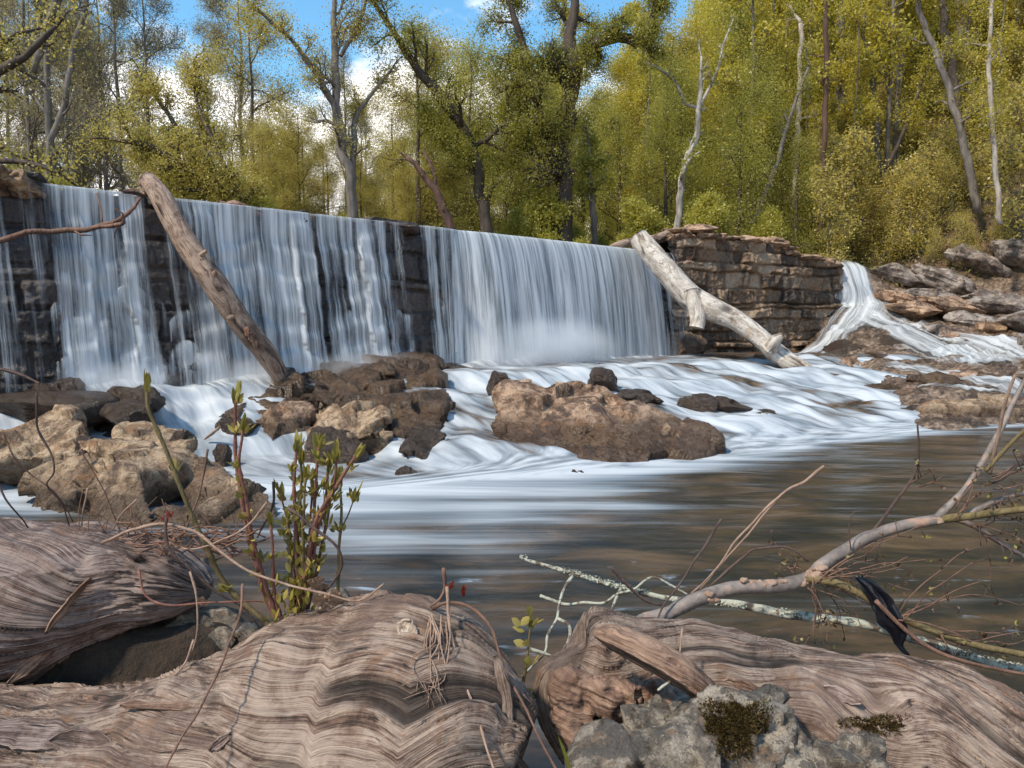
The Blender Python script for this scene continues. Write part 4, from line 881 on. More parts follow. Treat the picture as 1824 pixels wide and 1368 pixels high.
def leafcards(mb, C_, size, rs, tone=(.5, .22)):
    n = len(C_); d = rs.normal(size=(n, 3)); d /= np.linalg.norm(d, axis=1)[:, None]; e = rs.normal(size=(n, 3)); e -= d * (d * e).sum(1)[:, None]; e /= np.linalg.norm(e, axis=1)[:, None]
    sz = size * rs.uniform(.6, 1.35, n)[:, None]
    V = np.stack([C_ - d * sz * .6, C_ + e * sz * .33 + d * sz * .05, C_ + d * sz * .6, C_ - e * sz * .33 + d * sz * .05], 1).reshape(-1, 3)
    cl = perlin(C_ * .9) * .5
    tn = np.clip(rs.normal(tone[0], tone[1] * .6, n) + cl * .45, 0, 1); A = np.zeros((n * 4, 3)); A[:, 0] = np.repeat(tn, 4)
    F = (np.arange(n * 4).reshape(-1, 4)).tolist(); mb.add(V, F, A)
def make_tree(name, seed, base, label, cat='tree', group=None, paths=None, mat='bark_dark', leaf='leaf_olive', per=14, size=.085, nch=5, maxlev=3, sub=(.22, 7), up=.15, spread=.7, tone=(.5, .22), lspread=.16, H=None, r0=None, lean=(0, 0), wob=.22, first=.25):
    t = Tree(seed)
    if paths:
        for pi, (pts, rad) in enumerate(paths):
            q = np.array([P(*p) for p in pts]); L_ = np.linalg.norm(np.diff(q, axis=0), axis=1).sum()
            p, r = resample(q, rad, max(.25, L_ / 30)); nz = len(p)
            wv_ = np.stack([perlin(v3(np.arange(nz) * .45, pi, seed + j)) for j in range(3)], -1) * r[:, None] * .9; wv_[0] = 0; p = p + wv_
            t.limb(p, r, k=10, rough=.2)
            t.kids(p, r, L_ * sub[0] / .5, 0, up, spread, maxlev, sub[1], wob, t0=first if pi == 0 else .12)
            t.grow(p[-1], p[-1] - p[-2], L_ * sub[0], r[-1], 1, up, spread, maxlev, nch, wob)
    else:
        q = np.array([[0, 0, -.4], [lean[0] * .15 * H, lean[1] * .15 * H, H * .3], [lean[0] * .5 * H, lean[1] * .5 * H, H * .65], [lean[0] * H, lean[1] * H, H]]) + np.array(base)
        p, r = resample(q, [r0, r0 * .75, r0 * .45, r0 * .12], H / 14); nz = len(p)
        p = p + np.stack([perlin(v3(np.arange(nz) * .4, 1, seed + j)) for j in range(3)], -1) * np.array([.5, .5, .1]) * H * .03 * np.linspace(0, 1, nz)[:, None]
        t.limb(p, r, k=8, rough=.12)
        t.kids(p, r, H * sub[0] / .5, 0, up, spread, maxlev, sub[1], wob, t0=first)
    root = empty(name, base, label, cat, group)
    t.trunk.build('trunk', M[mat], root)
    if t.br.n: t.br.build('branches', M[mat], root)
    cr = MB(); t.leaves(cr, per, size, tone=tone, spread=lspread)
    if cr.n: cr.build('crown', M[leaf], root, smooth=False)
    return root
def copytree(root, loc, rz, sc, label=None, group=None):
    r = root.copy(); C.objects.link(r); r.location = tuple(loc); r.rotation_euler = (0, 0, rz); r.scale = (sc, sc, sc)
    if label: r['label'] = label
    if group: r['group'] = group
    for ch in list(root.children):
        c = ch.copy(); C.objects.link(c); c.parent = r
    return r
def gz(x, y): return float(ground_z(np.array([x]), np.array([y]))[0][0])
# ---- the trees one can tell apart (paths in photo pixels with depth)
def hero(*a, **k): return make_tree('tree', *a, **k)
hero(1, P(1003, 480, 25), 'biggest dark trunked tree with a thick limb bending right, behind the main fall', paths=[
    ([(1003, 480, 25), (1004, 380, 25), (1002, 300, 25), (1003, 245, 25), (1014, 190, 25.2), (1022, 130, 25.2), (1014, 65, 25.4), (1024, 10, 25.5), (1032, -80, 25.7)], [.36, .30, .28, .26, .25, .26, .20, .15, .10]),
    ([(1022, 135, 25.2), (1040, 95, 24.8), (1065, 72, 24.3), (1100, 68, 24), (1133, 77, 23.7), (1150, 50, 23.6), (1166, 15, 23.5), (1178, -40, 23.5)], [.22, .19, .18, .17, .16, .12, .09, .05]),
    ([(1003, 330, 25), (975, 245, 24.6), (950, 170, 24.3), (935, 90, 24.1), (915, 30, 24), (890, -50, 24)], [.20, .17, .15, .12, .10, .06])],
    leaf='leaf_green', per=14, size=.055, sub=(.17, 12), up=-.02, tone=(.45, .22), spread=.85)
hero(2, P(865, 430, 24), 'leaning tree whose trunk slants up to the left behind the middle of the dam', paths=[
    ([(868, 430, 24), (862, 380, 24), (850, 300, 24), (830, 235, 23.8), (780, 170, 23.5), (735, 110, 23.3), (700, 55, 23), (655, -10, 23)], [.22, .19, .17, .16, .14, .12, .09, .06]),
    ([(850, 300, 24), (800, 250, 23.5), (760, 200, 23.2)], [.08, .06, .03]), ([(860, 380, 24), (890, 300, 24.3), (905, 220, 24.5), (900, 140, 24.5)], [.07, .06, .05, .03])],
    leaf='leaf_green', per=15, size=.052, sub=(.17, 10), tone=(.6, .22), up=.1)
hero(3, P(628, 380, 22), 'tall forked tree with three bare looking limbs against the white cloud', paths=[
    ([(630, 400, 22), (624, 320, 22), (607, 250, 22), (600, 190, 22), (597, 100, 22), (595, 30, 22), (600, -60, 22)], [.17, .15, .14, .12, .11, .08, .05]),
    ([(601, 205, 22), (570, 140, 21.7), (530, 85, 21.5), (490, 45, 21.3), (440, 0, 21)], [.09, .08, .06, .05, .03]),
    ([(624, 320, 22), (632, 250, 22.3), (632, 210, 22.4), (668, 160, 22.6), (700, 120, 22.8)], [.10, .09, .08, .05, .03]),
    ([(607, 100, 22), (640, 40, 22.3), (660, -30, 22.5)], [.06, .05, .03])],
    mat='bark_grey', leaf='leaf_olive', per=10, size=.05, sub=(.17, 8), up=.25, tone=(.55, .2))
hero(4, P(440, 390, 17), 'spreading tree with long limbs reaching left low over the dam crest', paths=[
    ([(445, 400, 17), (425, 365, 17), (385, 335, 16.8), (330, 300, 16.5), (270, 262, 16.2), (195, 248, 16)], [.15, .14, .12, .10, .07, .03]),
    ([(425, 365, 17), (405, 320, 17), (350, 270, 17), (325, 245, 17), (300, 205, 17), (268, 160, 17)], [.10, .09, .08, .07, .05, .03]),
    ([(495, 390, 17.3), (470, 370, 17.2), (430, 350, 17), (380, 340, 16.6), (320, 338, 16.3)], [.12, .10, .07, .05, .03]),
    ([(410, 325, 17), (380, 250, 17.2), (350, 180, 17.4), (345, 110, 17.5)], [.07, .06, .04, .02])],
    leaf='leaf_olive', per=13, size=.042, sub=(.20, 10), up=.12, tone=(.55, .22), spread=.8)
hero(5, P(-60, 330, 12), 'nearest tree at the left edge with dark limbs entering the picture', paths=[
    ([(-120, 330, 12), (-60, 200, 12), (0, 130, 12), (45, 98, 12), (80, 66, 12), (105, 40, 12)], [.16, .13, .07, .05, .045, .02]),
    ([(-80, 290, 12), (0, 285, 11.8), (50, 291, 11.7), (105, 308, 11.6), (135, 330, 11.6)], [.08, .05, .04, .03, .015]),
    ([(-60, 200, 12), (-20, 110, 12.2), (30, 60, 12.4), (75, 50, 12.5)], [.06, .04, .03, .015])],
    leaf='leaf_olive', per=6, size=.05, sub=(.16, 6), up=.0, tone=(.45, .22))
make_tree('tree', 6, P(110, 330, 20), 'pale slender tree curving up at the left edge with almost no leaves', paths=[
    ([(82, 350, 20), (90, 250, 20), (112, 205, 20), (122, 140, 20), (128, 95, 20), (150, 20, 20), (165, -60, 20)], [.09, .085, .08, .075, .07, .06, .05]),
    ([(60, 130, 20), (78, 70, 20), (100, 5, 20), (115, -50, 20)], [.07, .11, .11, .10])], mat='bark_grey', leaf='leaf_sage', per=3, size=.06, sub=(.16, 6), up=.3)
make_tree('birch_tree', 7, P(1215, 400, 24), 'white barked birch with a forked top right of the biggest tree', paths=[
    ([(1205, 430, 24), (1212, 340, 24), (1222, 290, 24), (1240, 245, 24), (1244, 195, 24), (1248, 140, 24), (1249, 100, 24)], [.12, .11, .10, .085, .08, .065, .03]),
    ([(1241, 192, 24), (1222, 185, 23.9), (1211, 165, 23.8), (1205, 145, 23.7), (1178, 125, 23.6), (1160, 115, 23.5)], [.05, .06, .05, .05, .04, .02]),
    ([(1246, 190, 24), (1262, 160, 24), (1280, 118, 24), (1288, 80, 24), (1304, 40, 24)], [.05, .05, .04, .035, .015]),
    ([(1212, 320, 23.9), (1225, 288, 23.7), (1242, 274, 23.5)], [.05, .06, .03])], mat='bark_birch', leaf='leaf_green', per=3, size=.08, sub=(.10, 5), first=.5)
make_tree('dead_tree', 8, P(800, 430, 21), 'broken brown snag leaning left behind the dry crest stone', paths=[
    ([(808, 425, 21), (790, 370, 21), (775, 335, 21), (750, 308, 21), (724, 280, 21)], [.14, .12, .10, .08, .06]),
    ([(776, 335, 21), (770, 300, 21.2), (755, 270, 21.4)], [.05, .05, .03])], mat='bark_rust', leaf='leaf_olive', per=1, size=.05, sub=(.09, 3), maxlev=2)
make_tree('tree', 9, P(1462, 430, 25), 'straight rusty brown trunk standing right of the ruined wall', paths=[
    ([(1460, 430, 25), (1466, 350, 25), (1468, 250, 25), (1472, 120, 25), (1470, 0, 25), (1472, -80, 25)], [.11, .10, .095, .085, .08, .07])], mat='bark_rust', leaf='leaf_yellow', per=6, size=.09, sub=(.09, 6), first=.5)
make_tree('tree', 10, P(1058, 450, 26), 'thin grey trunk just right of the biggest tree', paths=[
    ([(1060, 450, 26), (1058, 380, 26), (1052, 320, 26), (1048, 250, 26.5)], [.12, .11, .09, .05])], mat='bark_grey', leaf='leaf_green', per=12, size=.09, sub=(.2, 7), first=.4)
hillp = [([(1740, 380, 23.5), (1726, 300, 23.5), (1708, 220, 23.6), (1680, 130, 23.8), (1650, 55, 24), (1625, -30, 24)], [.13, .12, .115, .10, .09, .08], 'bark_grey', 'grey tree leaning left up the middle of the wooded hillside'),
         ([(1782, 400, 21), (1775, 320, 21), (1768, 230, 21), (1762, 130, 21), (1765, 40, 21), (1768, -40, 21)], [.075, .07, .065, .06, .05, .04], 'bark_pale', 'pale thin tree on the hillside nearest the right edge'),
         ([(1716, 330, 30), (1718, 230, 30), (1716, 130, 30), (1712, 20, 30), (1710, -60, 30)], [.30, .28, .26, .24, .22], 'bark_pale', 'thickest pale trunk high on the wooded hillside'),
         ([(1712, 250, 27), (1700, 150, 27), (1685, 60, 27), (1672, -30, 27)], [.16, .15, .13, .11], 'bark_dark', 'dark trunk leaning just left of the thickest pale trunk'),
         ([(1600, 400, 30), (1600, 300, 30), (1600, 200, 30), (1604, 90, 30), (1600, -30, 30)], [.14, .13, .12, .11, .10], 'bark_pale', 'straight pale trunk in the centre of the hillside'),
         ([(1500, 380, 33), (1502, 260, 33), (1500, 130, 33), (1494, 0, 33), (1492, -60, 33)], [.24, .22, .20, .17, .15], 'bark_grey', 'tall grey trunk behind the rusty brown trunk'),
         ([(1568, 330, 28), (1560, 220, 28), (1552, 130, 28), (1540, 60, 28), (1535, -20, 28)], [.11, .10, .09, .08, .06], 'bark_grey', 'thin crooked grey tree on the hillside between two pale trunks'),
         ([(1580, 300, 26), (1615, 220, 26), (1640, 150, 26), (1655, 115, 26)], [.07, .06, .05, .03], 'bark_dark', 'thin dark tree leaning right across the hillside'),
         ([(1420, 425, 27), (1416, 340, 27), (1420, 260, 27), (1424, 150, 27), (1428, 40, 27)], [.11, .10, .10, .09, .08], 'bark_pale', 'pale trunk rising behind the right part of the ruined wall'),
         ([(1340, 400, 25), (1380, 300, 25), (1410, 200, 25.2), (1440, 120, 25.4)], [.09, .08, .06, .04], 'bark_grey', 'grey tree leaning right above the ruined wall')]
for i, (pts, rad, m_, lb) in enumerate(hillp):
    make_tree('tree', 40 + i, P(*pts[0]), lb, paths=[(pts, rad)], mat=m_, leaf='leaf_yellow' if i not in (9, 3) else 'leaf_green', per=9, size=.06, sub=(.11, 7), first=.3, up=.2, tone=(.4, .25))
woodtube('fallen_log', [(1432, 360, 26), (1470, 372, 26.2), (1520, 386, 26.6), (1560, 402, 27), (1600, 414, 27.4)], [.07, .12, .13, .14, .10], 'bark_grey', 'dark fallen log lying across the foot of the wooded hillside', k=16, step=.3, seed=3)
# ---- the wood: a handful of kinds, each copied many times
kinds = {}
def proto(key, n, **k):
    nm_ = {'bush': 'bush', 'ybush': 'bush', 'thin': 'sapling'}.get(key, 'tree')
    kinds[key] = [make_tree(nm_, 100 + 17 * len(kinds) + j, (0, 0, 0), 'x', nm_, **k) for j in range(n)]
proto('bare', 3, H=13, r0=.13, mat='bark_grey', leaf='leaf_sage', per=10, size=.05, sub=(.17, 14), maxlev=3, up=.35, spread=.6, tone=(.5, .25), lspread=.2)
proto('olive', 3, H=11, r0=.16, mat='bark_dark', leaf='leaf_olive', per=20, size=.062, sub=(.19, 13), up=.15, spread=.8, lspread=.42, tone=(.55, .22), first=.15)
proto('green', 3, H=9, r0=.16, mat='bark_dark', leaf='leaf_green', per=20, size=.062, sub=(.20, 12), up=.1, spread=.9, lspread=.42, tone=(.6, .22), first=.08)
proto('yellow', 3, H=15, r0=.16, mat='bark_pale', leaf='leaf_yellow', per=18, size=.085, sub=(.15, 15), up=.15, spread=.85, lspread=.5, tone=(.5, .25), first=.2)
proto('bush', 3, H=2.6, r0=.035, mat='bark_dark', leaf='leaf_green', per=16, size=.065, sub=(.30, 12), up=.1, spread=.9, lspread=.14, tone=(.75, .2), first=.05)
proto('ybush', 3, H=3.0, r0=.03, mat='bark_grey', leaf='leaf_olive', per=6, size=.06, sub=(.32, 10), up=.05, spread=1.0, lspread=.18, tone=(.8, .2), first=.1)
proto('pole', 3, H=17, r0=.10, mat='bark_grey', leaf='leaf_yellow', per=3, size=.12, sub=(.09, 14), up=.3, spread=.7, lspread=.2, first=.35)
proto('thin', 3, H=5.5, r0=.035, mat='bark_grey', leaf='leaf_olive', per=5, size=.09, sub=(.22, 12), up=.1, spread=.9, lspread=.16, tone=(.8, .2), first=.15)
used = {}
LB = {'bare': ('slender half bare sage leaved tree in the wood behind the left of the dam', 'half bare trees behind the dam'),
      'olive': ('olive leaved tree in the wood behind the dam', 'olive leaved trees behind the dam'),
      'green': ('dense green tree in the wood behind the dam', 'dense green trees behind the dam'),
      'yellow': ('tall sunlit yellow green tree on the wooded valley side', 'yellow green trees on the valley side'),
      'pole': ('tall pale bare trunk among the hillside trees', 'pale trunks on the valley side'), 'thin': ('thin sapling with scattered leaves on the hillside', 'thin saplings on the hillside'),
      'bush': ('bright green bush on the far bank behind the dam crest', 'green bushes behind the dam'),
      'ybush': ('sparse olive bush among the trees on the hillside', 'sparse bushes on the hillside')}
def put(key, px, D, sc=1.0, z=None):
    x = (px - CX) / FPX * D; z = gz(x, D) if z is None else z
    j = rr.randint(3); src = kinds[key][j]; lb, gp = LB[key]; rz = rr.uniform(0, 6.28)
    if (key, j) not in used:
        used[key, j] = 1; src.location = (x, D, z); src.rotation_euler = (0, 0, rz); src.scale = (sc,) * 3; src['label'] = lb; src['group'] = gp; return src
    return copytree(src, (x, D, z), rz, sc, lb, gp)
for i in range(17): put('bare', rr.uniform(-120, 640), rr.uniform(26, 48), rr.uniform(.85, 1.3))
for i in range(5): put('olive', rr.uniform(-60, 760), rr.uniform(24, 38), rr.uniform(.55, .9))
for i in range(10): put('olive', rr.uniform(620, 1300), rr.uniform(32, 50), rr.uniform(.8, 1.3))
for i in range(7): put('green', rr.uniform(740, 1420), rr.uniform(31, 36), rr.uniform(.6, 1.0))
for px, D, s_c in ((780, 27, .6), (900, 31, .8), (960, 33, .9), (1100, 31, .8), (1180, 27, .75), (1310, 25, .7), (1365, 27, .85), (1410, 25, .55), (1330, 29, 1.1), (840, 31, 1.0)): put('green', px, D, s_c)
for i in range(42): put('yellow', rr.uniform(1180, 1870), rr.uniform(34, 60), rr.uniform(.6, 1.0))
for i in range(26): put('yellow', rr.uniform(980, 1500), rr.uniform(40, 78), rr.uniform(.8, 1.3))
for i in range(12): put('bare', rr.uniform(400, 760), rr.uniform(44, 64), rr.uniform(.6, 1.0))
for i in range(9): put('olive', rr.uniform(640, 1000), rr.uniform(50, 75), rr.uniform(.8, 1.2))
for i in range(34): put('bush', rr.uniform(300, 1440), rr.uniform(22.5, 29), rr.uniform(.6, 1.25))
for i in range(14): put('bush', rr.uniform(-80, 500), rr.uniform(16.5, 24), rr.uniform(.5, .8))
for i in range(34): put('pole', rr.uniform(1280, 1960), rr.uniform(27, 48), rr.uniform(.75, 1.15))
for i in range(8): put('pole', rr.uniform(880, 1280), rr.uniform(36, 55), rr.uniform(.75, 1.1))
for i in range(9): put('pole', rr.uniform(1400, 1880), rr.uniform(26, 32), rr.uniform(.5, .8))
for i in range(20): put('olive', rr.uniform(240, 820), rr.uniform(23, 31), rr.uniform(.28, .48))
for i in range(26): put('ybush', rr.uniform(1500, 1900), rr.uniform(24.5, 31), rr.uniform(.7, 1.2))
for i in range(16): put('olive', rr.uniform(1480, 1950), rr.uniform(29, 38), rr.uniform(.35, .6))
for i in range(16): put('yellow', rr.uniform(1560, 1860), rr.uniform(36, 50), rr.uniform(.5, .8))
for i in range(16): put('thin', rr.uniform(1560, 1960), rr.uniform(27, 38), rr.uniform(.9, 1.4))
for i in range(20): put('thin', rr.uniform(1420, 1990), rr.uniform(22.5, 36), rr.uniform(.6, 1.2))
for i in range(9):
    px = rr.uniform(1440, 2000); put('ybush', px, rr.uniform(22.5, 36), rr.uniform(.5, 1.1))
for i in range(60): put('ybush', rr.uniform(1440, 1990), rr.uniform(23, 33), rr.uniform(.25, .5))
for o in [o for o in C.objects if o.get('label') == 'x' and 'category' in o and o.get('category') in ('tree', 'bush', 'sapling')]:
    for ch in list(o.children): bpy.data.objects.remove(ch)
    bpy.data.objects.remove(o)
# low growth and leaf litter on the hillside, uncountable
cr = MB(); n = 26000
D_ = rr.uniform(22.5, 48, n); px_ = rr.uniform(1380, 2100, n); X_ = (px_ - CX) / FPX * D_; Z_ = ground_z(X_, D_)[0]
hgt = np.abs(rr.normal(size=n)) * .10 + .02
leafcards(cr, np.stack([X_, D_, Z_ + hgt], -1), .10, rr, (.62, .4))
tag(cr.build('ground_cover', M['leaf_litter'], None, False), 'brown leaf litter and seedlings covering the hillside', 'leaf litter', kind='stuff')
# ================================================================== FOREGROUND
def biglog(name, secs, mat, label, nx=420, k=300, seed=1, swirl=None, knots=(), lump=.05, groove=1.0, cat='driftwood', tiltg=None, strata=None):
    """secs: px, top py, depth, radius in depth, radius in height; a thick trunk lying across the bank"""
    S_ = np.array(secs, float); t = np.r_[0, np.cumsum(np.hypot(np.diff(S_[:, 0]), np.diff(S_[:, 1])))]; tt = np.linspace(0, t[-1], nx)
    Q = np.stack([np.interp(tt, t, S_[:, i]) for i in range(5)], 1)
    ker = np.hanning(int(nx * .07) | 1); ker /= ker.sum(); pad = len(ker) // 2
    Q = np.stack([np.convolve(np.pad(Q[:, i], pad, mode='edge'), ker, 'valid') for i in range(5)], 1)
    top = np.array([P(*q[:3]) for q in Q]); c = top - np.stack([0 * Q[:, 4], 0 * Q[:, 4], Q[:, 4]], 1)
    th = np.arange(k + 1) / k * 2 * math.pi + math.pi * 1.5     # seam underneath
    T = np.gradient(c, axis=0); T[:, 1] *= .3; T[:, 2] *= .3; T /= np.linalg.norm(T, axis=1)[:, None]
    Bk = np.cross([0, 0, 1.0], T); Bk /= np.linalg.norm(Bk, axis=1)[:, None]; Up = np.cross(T, Bk)
    dr = Q[:, 3][:, None, None] * np.cos(th)[None, :, None] * Bk[:, None] + Q[:, 4][:, None, None] * np.sin(th)[None, :, None] * Up[:, None]
    N_ = dr / (np.linalg.norm(dr, axis=2)[..., None] + 1e-6); V = c[:, None] + dr
    V = V + N_ * (lump * fbm(V * 3.2 + seed, 4))[..., None]
    ds = np.r_[0, np.cumsum(np.linalg.norm(np.diff(c, axis=0), axis=1))][:, None]
    arc = ((th - math.pi * 1.5)[None] - math.pi) * (Q[:, 3:5].mean(1))[:, None]
    arc = (th - math.pi * 1.5 - math.pi)[None] * .30 + 0 * ds
    gx_ = ds + 0 * arc; gy_ = arc + 0 * ds
    wx = .10 * fbm(V * 1.6 + seed * 2, 3); wy = .10 * fbm(V * 1.5 + seed * 5 + 40, 3) + .005 * fbm(V * 9 + 4, 3)
    if tiltg is not None: gy_ = gy_ + np.interp(Q[:, 0], tiltg[0], tiltg[1])[:, None]
    for (kx, ky, kr, ka) in knots:                # grain turns round a knot
        kp = P(kx, ky, float(np.interp(kx, S_[:, 0], S_[:, 2])) - .12); dv = V - kp; r_ = np.linalg.norm(dv, axis=2); w_ = np.exp(-(r_ / kr) ** 2) * ka
        gy_ = gy_ * (1 - w_) + r_ * 1.1 * w_; gx_ = gx_ * (1 - w_) + .1 * np.arctan2(dv[..., 2], dv[..., 0]) * w_
        V = V + N_ * (.030 * np.exp(-(r_ / (kr * .6)) ** 2) - .045 * np.exp(-(r_ / (kr * .2)) ** 2))[..., None] * ka
    gx_ = gx_ + wx; gy_ = gy_ + wy
    g1 = fbm(v3(gx_ * 2.2, gy_ * 17, seed), 4, .55, True); g2 = fbm(v3(gx_ * 6, gy_ * 55, seed + 4.), 3, .6)
    st_ = 0
    lay = gy_ * 17 + 3.2 * fbm(v3(gx_ * 1.3, gy_ * 4, seed + 2.), 4) ; saw = lay - np.floor(lay)
    msk = sstep(.0, .4, fbm(V * 2.4 + 9, 2) + (.0 if strata is None else strata * .3))
    V = V + N_ * (groove * (.013 * g1 + .006 * g2 + .010 * (saw ** 2 - .4) * msk))[..., None]
    ck = sstep(.86, .985, 1 - np.abs(perlin(v3(gx_ * 1.1, gy_ * 9, seed + .5)) * 1.1)) * sstep(.0, .25, fbm(v3(gx_ * 1.8, gy_ * 5, seed + 3.), 2)); ck = np.maximum(ck, .8 * sstep(.88, .99, 1 - np.abs(perlin(v3(gx_ * 2.2, gy_ * 24, seed + 1.5)))) * sstep(.05, .3, fbm(v3(gx_ * 2.8, gy_ * 9, seed + 8.), 2)))
    V = V - N_ * (.016 * ck)[..., None]
    A = np.stack([gx_, gy_, 0 * gx_ + seed], -1); ck = ck.ravel()
    n0, n1 = V.shape[:2]; F = gridF(n0, n1).tolist(); V = V.reshape(-1, 3); A = A.reshape(-1, 3)
    for row in (0, n0 - 1):
        i = len(V); V = np.vstack([V, V[row * n1:(row + 1) * n1].mean(0)]); A = np.vstack([A, A[row * n1]]); ck = np.r_[ck, 0]
        for j in range(n1 - 1): F.append((i, row * n1 + j, row * n1 + j + 1) if row else (i, row * n1 + j + 1, row * n1 + j))
    F = [tuple(f) for f in F]; o0 = V.mean(0)
    o = link_mesh(name, V - o0, F, M[mat], attrs={'grain': A, 'crack': ck}); o.location = tuple(o0)
    return tag(o, label, cat)
biglog('driftwood_log', [(-330, 1290, 1.5, .30, .30), (0, 1268, 1.55, .30, .28), (150, 1262, 1.58, .30, .28), (280, 1238, 1.6, .32, .30), (390, 1204, 1.62, .34, .32), (470, 1165, 1.64, .36, .34), (560, 1112, 1.66, .36, .38), (630, 1078, 1.66, .36, .42), (690, 1078, 1.62, .34, .42), (745, 1086, 1.58, .30, .42), (790, 1122, 1.55, .26, .40), (828, 1180, 1.52, .21, .37), (855, 1240, 1.5, .16, .33), (872, 1310, 1.48, .11, .28), (888, 1400, 1.46, .05, .16), (892, 1460, 1.45, .01, .05)],
       'drift', 'huge weathered driftwood trunk with swirling grain across the bottom left of the picture', seed=2, lump=.045, knots=[(700, 1335, .16, 1.0), (905, 1300, .1, .5)],
       tiltg=([-300, 0, 250, 450, 650, 760, 850, 930], [.10, .08, .02, -.10, -.28, -.30, -.12, .25]), strata=1.0, nx=560, k=420, groove=1.25)
biglog('driftwood_log', [(-330, 905, 1.95, .24, .30), (-100, 925, 1.95, .24, .28), (0, 940, 1.95, .24, .235), (80, 938, 1.95, .22, .20), (160, 946, 1.96, .20, .155), (240, 962, 1.97, .18, .115), (300, 985, 1.98, .15, .085), (345, 1010, 2.0, .11, .06), (372, 1040, 2.0, .04, .025)],
       'drift_red', 'reddish grey driftwood trunk entering from the left edge behind the shoots', seed=5, lump=.055, nx=360, k=280, knots=[(150, 1010, .12, .4)], tiltg=([-300, 0, 200, 370], [.2, .1, -.06, -.1]), groove=1.2)
biglog('driftwood_log', [(1001, 1150, 1.78, .03, .03), (1004, 1108, 1.78, .10, .12), (1016, 1090, 1.78, .14, .17), (1050, 1094, 1.78, .17, .20), (1120, 1124, 1.78, .2, .22), (1180, 1124, 1.78, .22, .24), (1250, 1122, 1.78, .24, .27), (1330, 1146, 1.76, .26, .3), (1420, 1176, 1.74, .28, .3), (1520, 1184, 1.72, .28, .3), (1620, 1186, 1.7, .28, .3), (1700, 1202, 1.68, .28, .3), (1765, 1232, 1.66, .28, .3), (1830, 1300, 1.62, .24, .28), (1900, 1390, 1.6, .18, .22), (2000, 1500, 1.6, .1, .1)],
       'drift', 'long grey brown driftwood trunk across the bottom right under the bare branches', seed=9, lump=.04, knots=[(1560, 1275, .16, .35), (1090, 1160, .10, .4)], tiltg=([1000, 1200, 1400, 1600, 1800], [-.15, 0, .06, .0, -.12]), nx=460, k=320)
woodtube('bark_slab', [(1062, 1128, 1.56), (1090, 1135, 1.54), (1150, 1162, 1.52), (1210, 1195, 1.51), (1262, 1236, 1.5), (1280, 1250, 1.5)], [.012, .030, .036, .038, .03, .012], 'bark_red', 'red brown slab of rotten bark lying on the left end of the right trunk', k=60, seed=22, rough=.35, amp2=.14, cat='bark', step=.006, flat=.8)
woodtube('bark_curl', [(882, 1168, 1.46), (893, 1200, 1.45), (903, 1250, 1.44), (905, 1300, 1.43), (916, 1345, 1.42), (945, 1385, 1.42)], [.004, .014, .012, .012, .010, .012], 'drift', 'thin upright splinter of wood peeling from the right end of the huge trunk', k=20, seed=23, rough=.3, amp2=.1, cat='bark', step=.008, flat=.35)
def lump(hs, mat, label, seed, amp=.02, voxel=.008, fr=9, name='stone', cat='stone'): return hullrock(hs, name, mat, label, voxel, amp, fr, seed, None, cat, 2, .6)
lump([[(985, 1215, 1.62), (1005, 1203, 1.62), (1045, 1205, 1.62), (1062, 1225, 1.6), (1050, 1262, 1.58), (1000, 1268, 1.58), (980, 1245, 1.58), (1020, 1230, 1.75)], [(1045, 1215, 1.6), (1090, 1205, 1.62), (1140, 1215, 1.62), (1150, 1240, 1.58), (1100, 1280, 1.56), (1045, 1270, 1.56), (1100, 1240, 1.75)], [(985, 1275, 1.56), (1000, 1262, 1.57), (1060, 1275, 1.56), (1070, 1310, 1.54), (1030, 1318, 1.54), (990, 1305, 1.54), (1030, 1290, 1.7)], [(1130, 1215, 1.64), (1230, 1225, 1.62), (1250, 1245, 1.56), (1130, 1262, 1.54), (1200, 1240, 1.75)]], 'bark_red', 'knobbly rusty root end at the left tip of the right trunk', 31, .022, .007, 10, 'root', 'root')
lump([[(1085, 1300, 1.42), (1120, 1275, 1.44), (1250, 1252, 1.46), (1330, 1230, 1.46), (1368, 1228, 1.45), (1385, 1262, 1.42), (1408, 1296, 1.38), (1385, 1350, 1.32), (1330, 1400, 1.28), (1040, 1400, 1.3), (1045, 1360, 1.34), (1200, 1330, 1.32), (1380, 1290, 1.6), (1150, 1300, 1.6), (1240, 1440, 1.4)]], 'rock_fore', 'big pale lichen spotted stone with a brown moss patch at the bottom right', 32, .022, .008, 6)
lump([[(1372, 1345, 1.32), (1392, 1318, 1.36), (1408, 1302, 1.38), (1440, 1330, 1.36), (1380, 1420, 1.28), (1450, 1420, 1.3), (1420, 1350, 1.5)], [(1430, 1340, 1.34), (1490, 1330, 1.36), (1540, 1312, 1.38), (1575, 1322, 1.36), (1600, 1360, 1.3), (1610, 1420, 1.28), (1440, 1420, 1.28), (1520, 1350, 1.5)]], 'rock_fore', 'pale stone with two peaks just right of the moss patched stone', 33, .018, .008, 7)
lump([[(300, 1120, 1.92), (330, 1085, 1.95), (400, 1082, 1.95), (450, 1110, 1.92), (480, 1150, 1.88), (476, 1185, 1.84), (420, 1205, 1.82), (330, 1200, 1.84), (295, 1170, 1.88), (390, 1130, 2.1), (400, 1250, 1.85)]], 'rock_fore', 'pale lichen blotched stone wedged between the two left driftwood trunks', 34, .016, .008, 7)
lump([[(80, 1235, 1.95), (105, 1180, 2.0), (160, 1155, 2.0), (200, 1170, 1.98), (205, 1215, 1.94), (160, 1262, 1.9), (90, 1268, 1.9), (140, 1200, 2.15), (140, 1300, 1.95)]], 'rock_fore', 'shaded stone in the dark hollow under the left driftwood trunk', 35, .014, .009, 7)
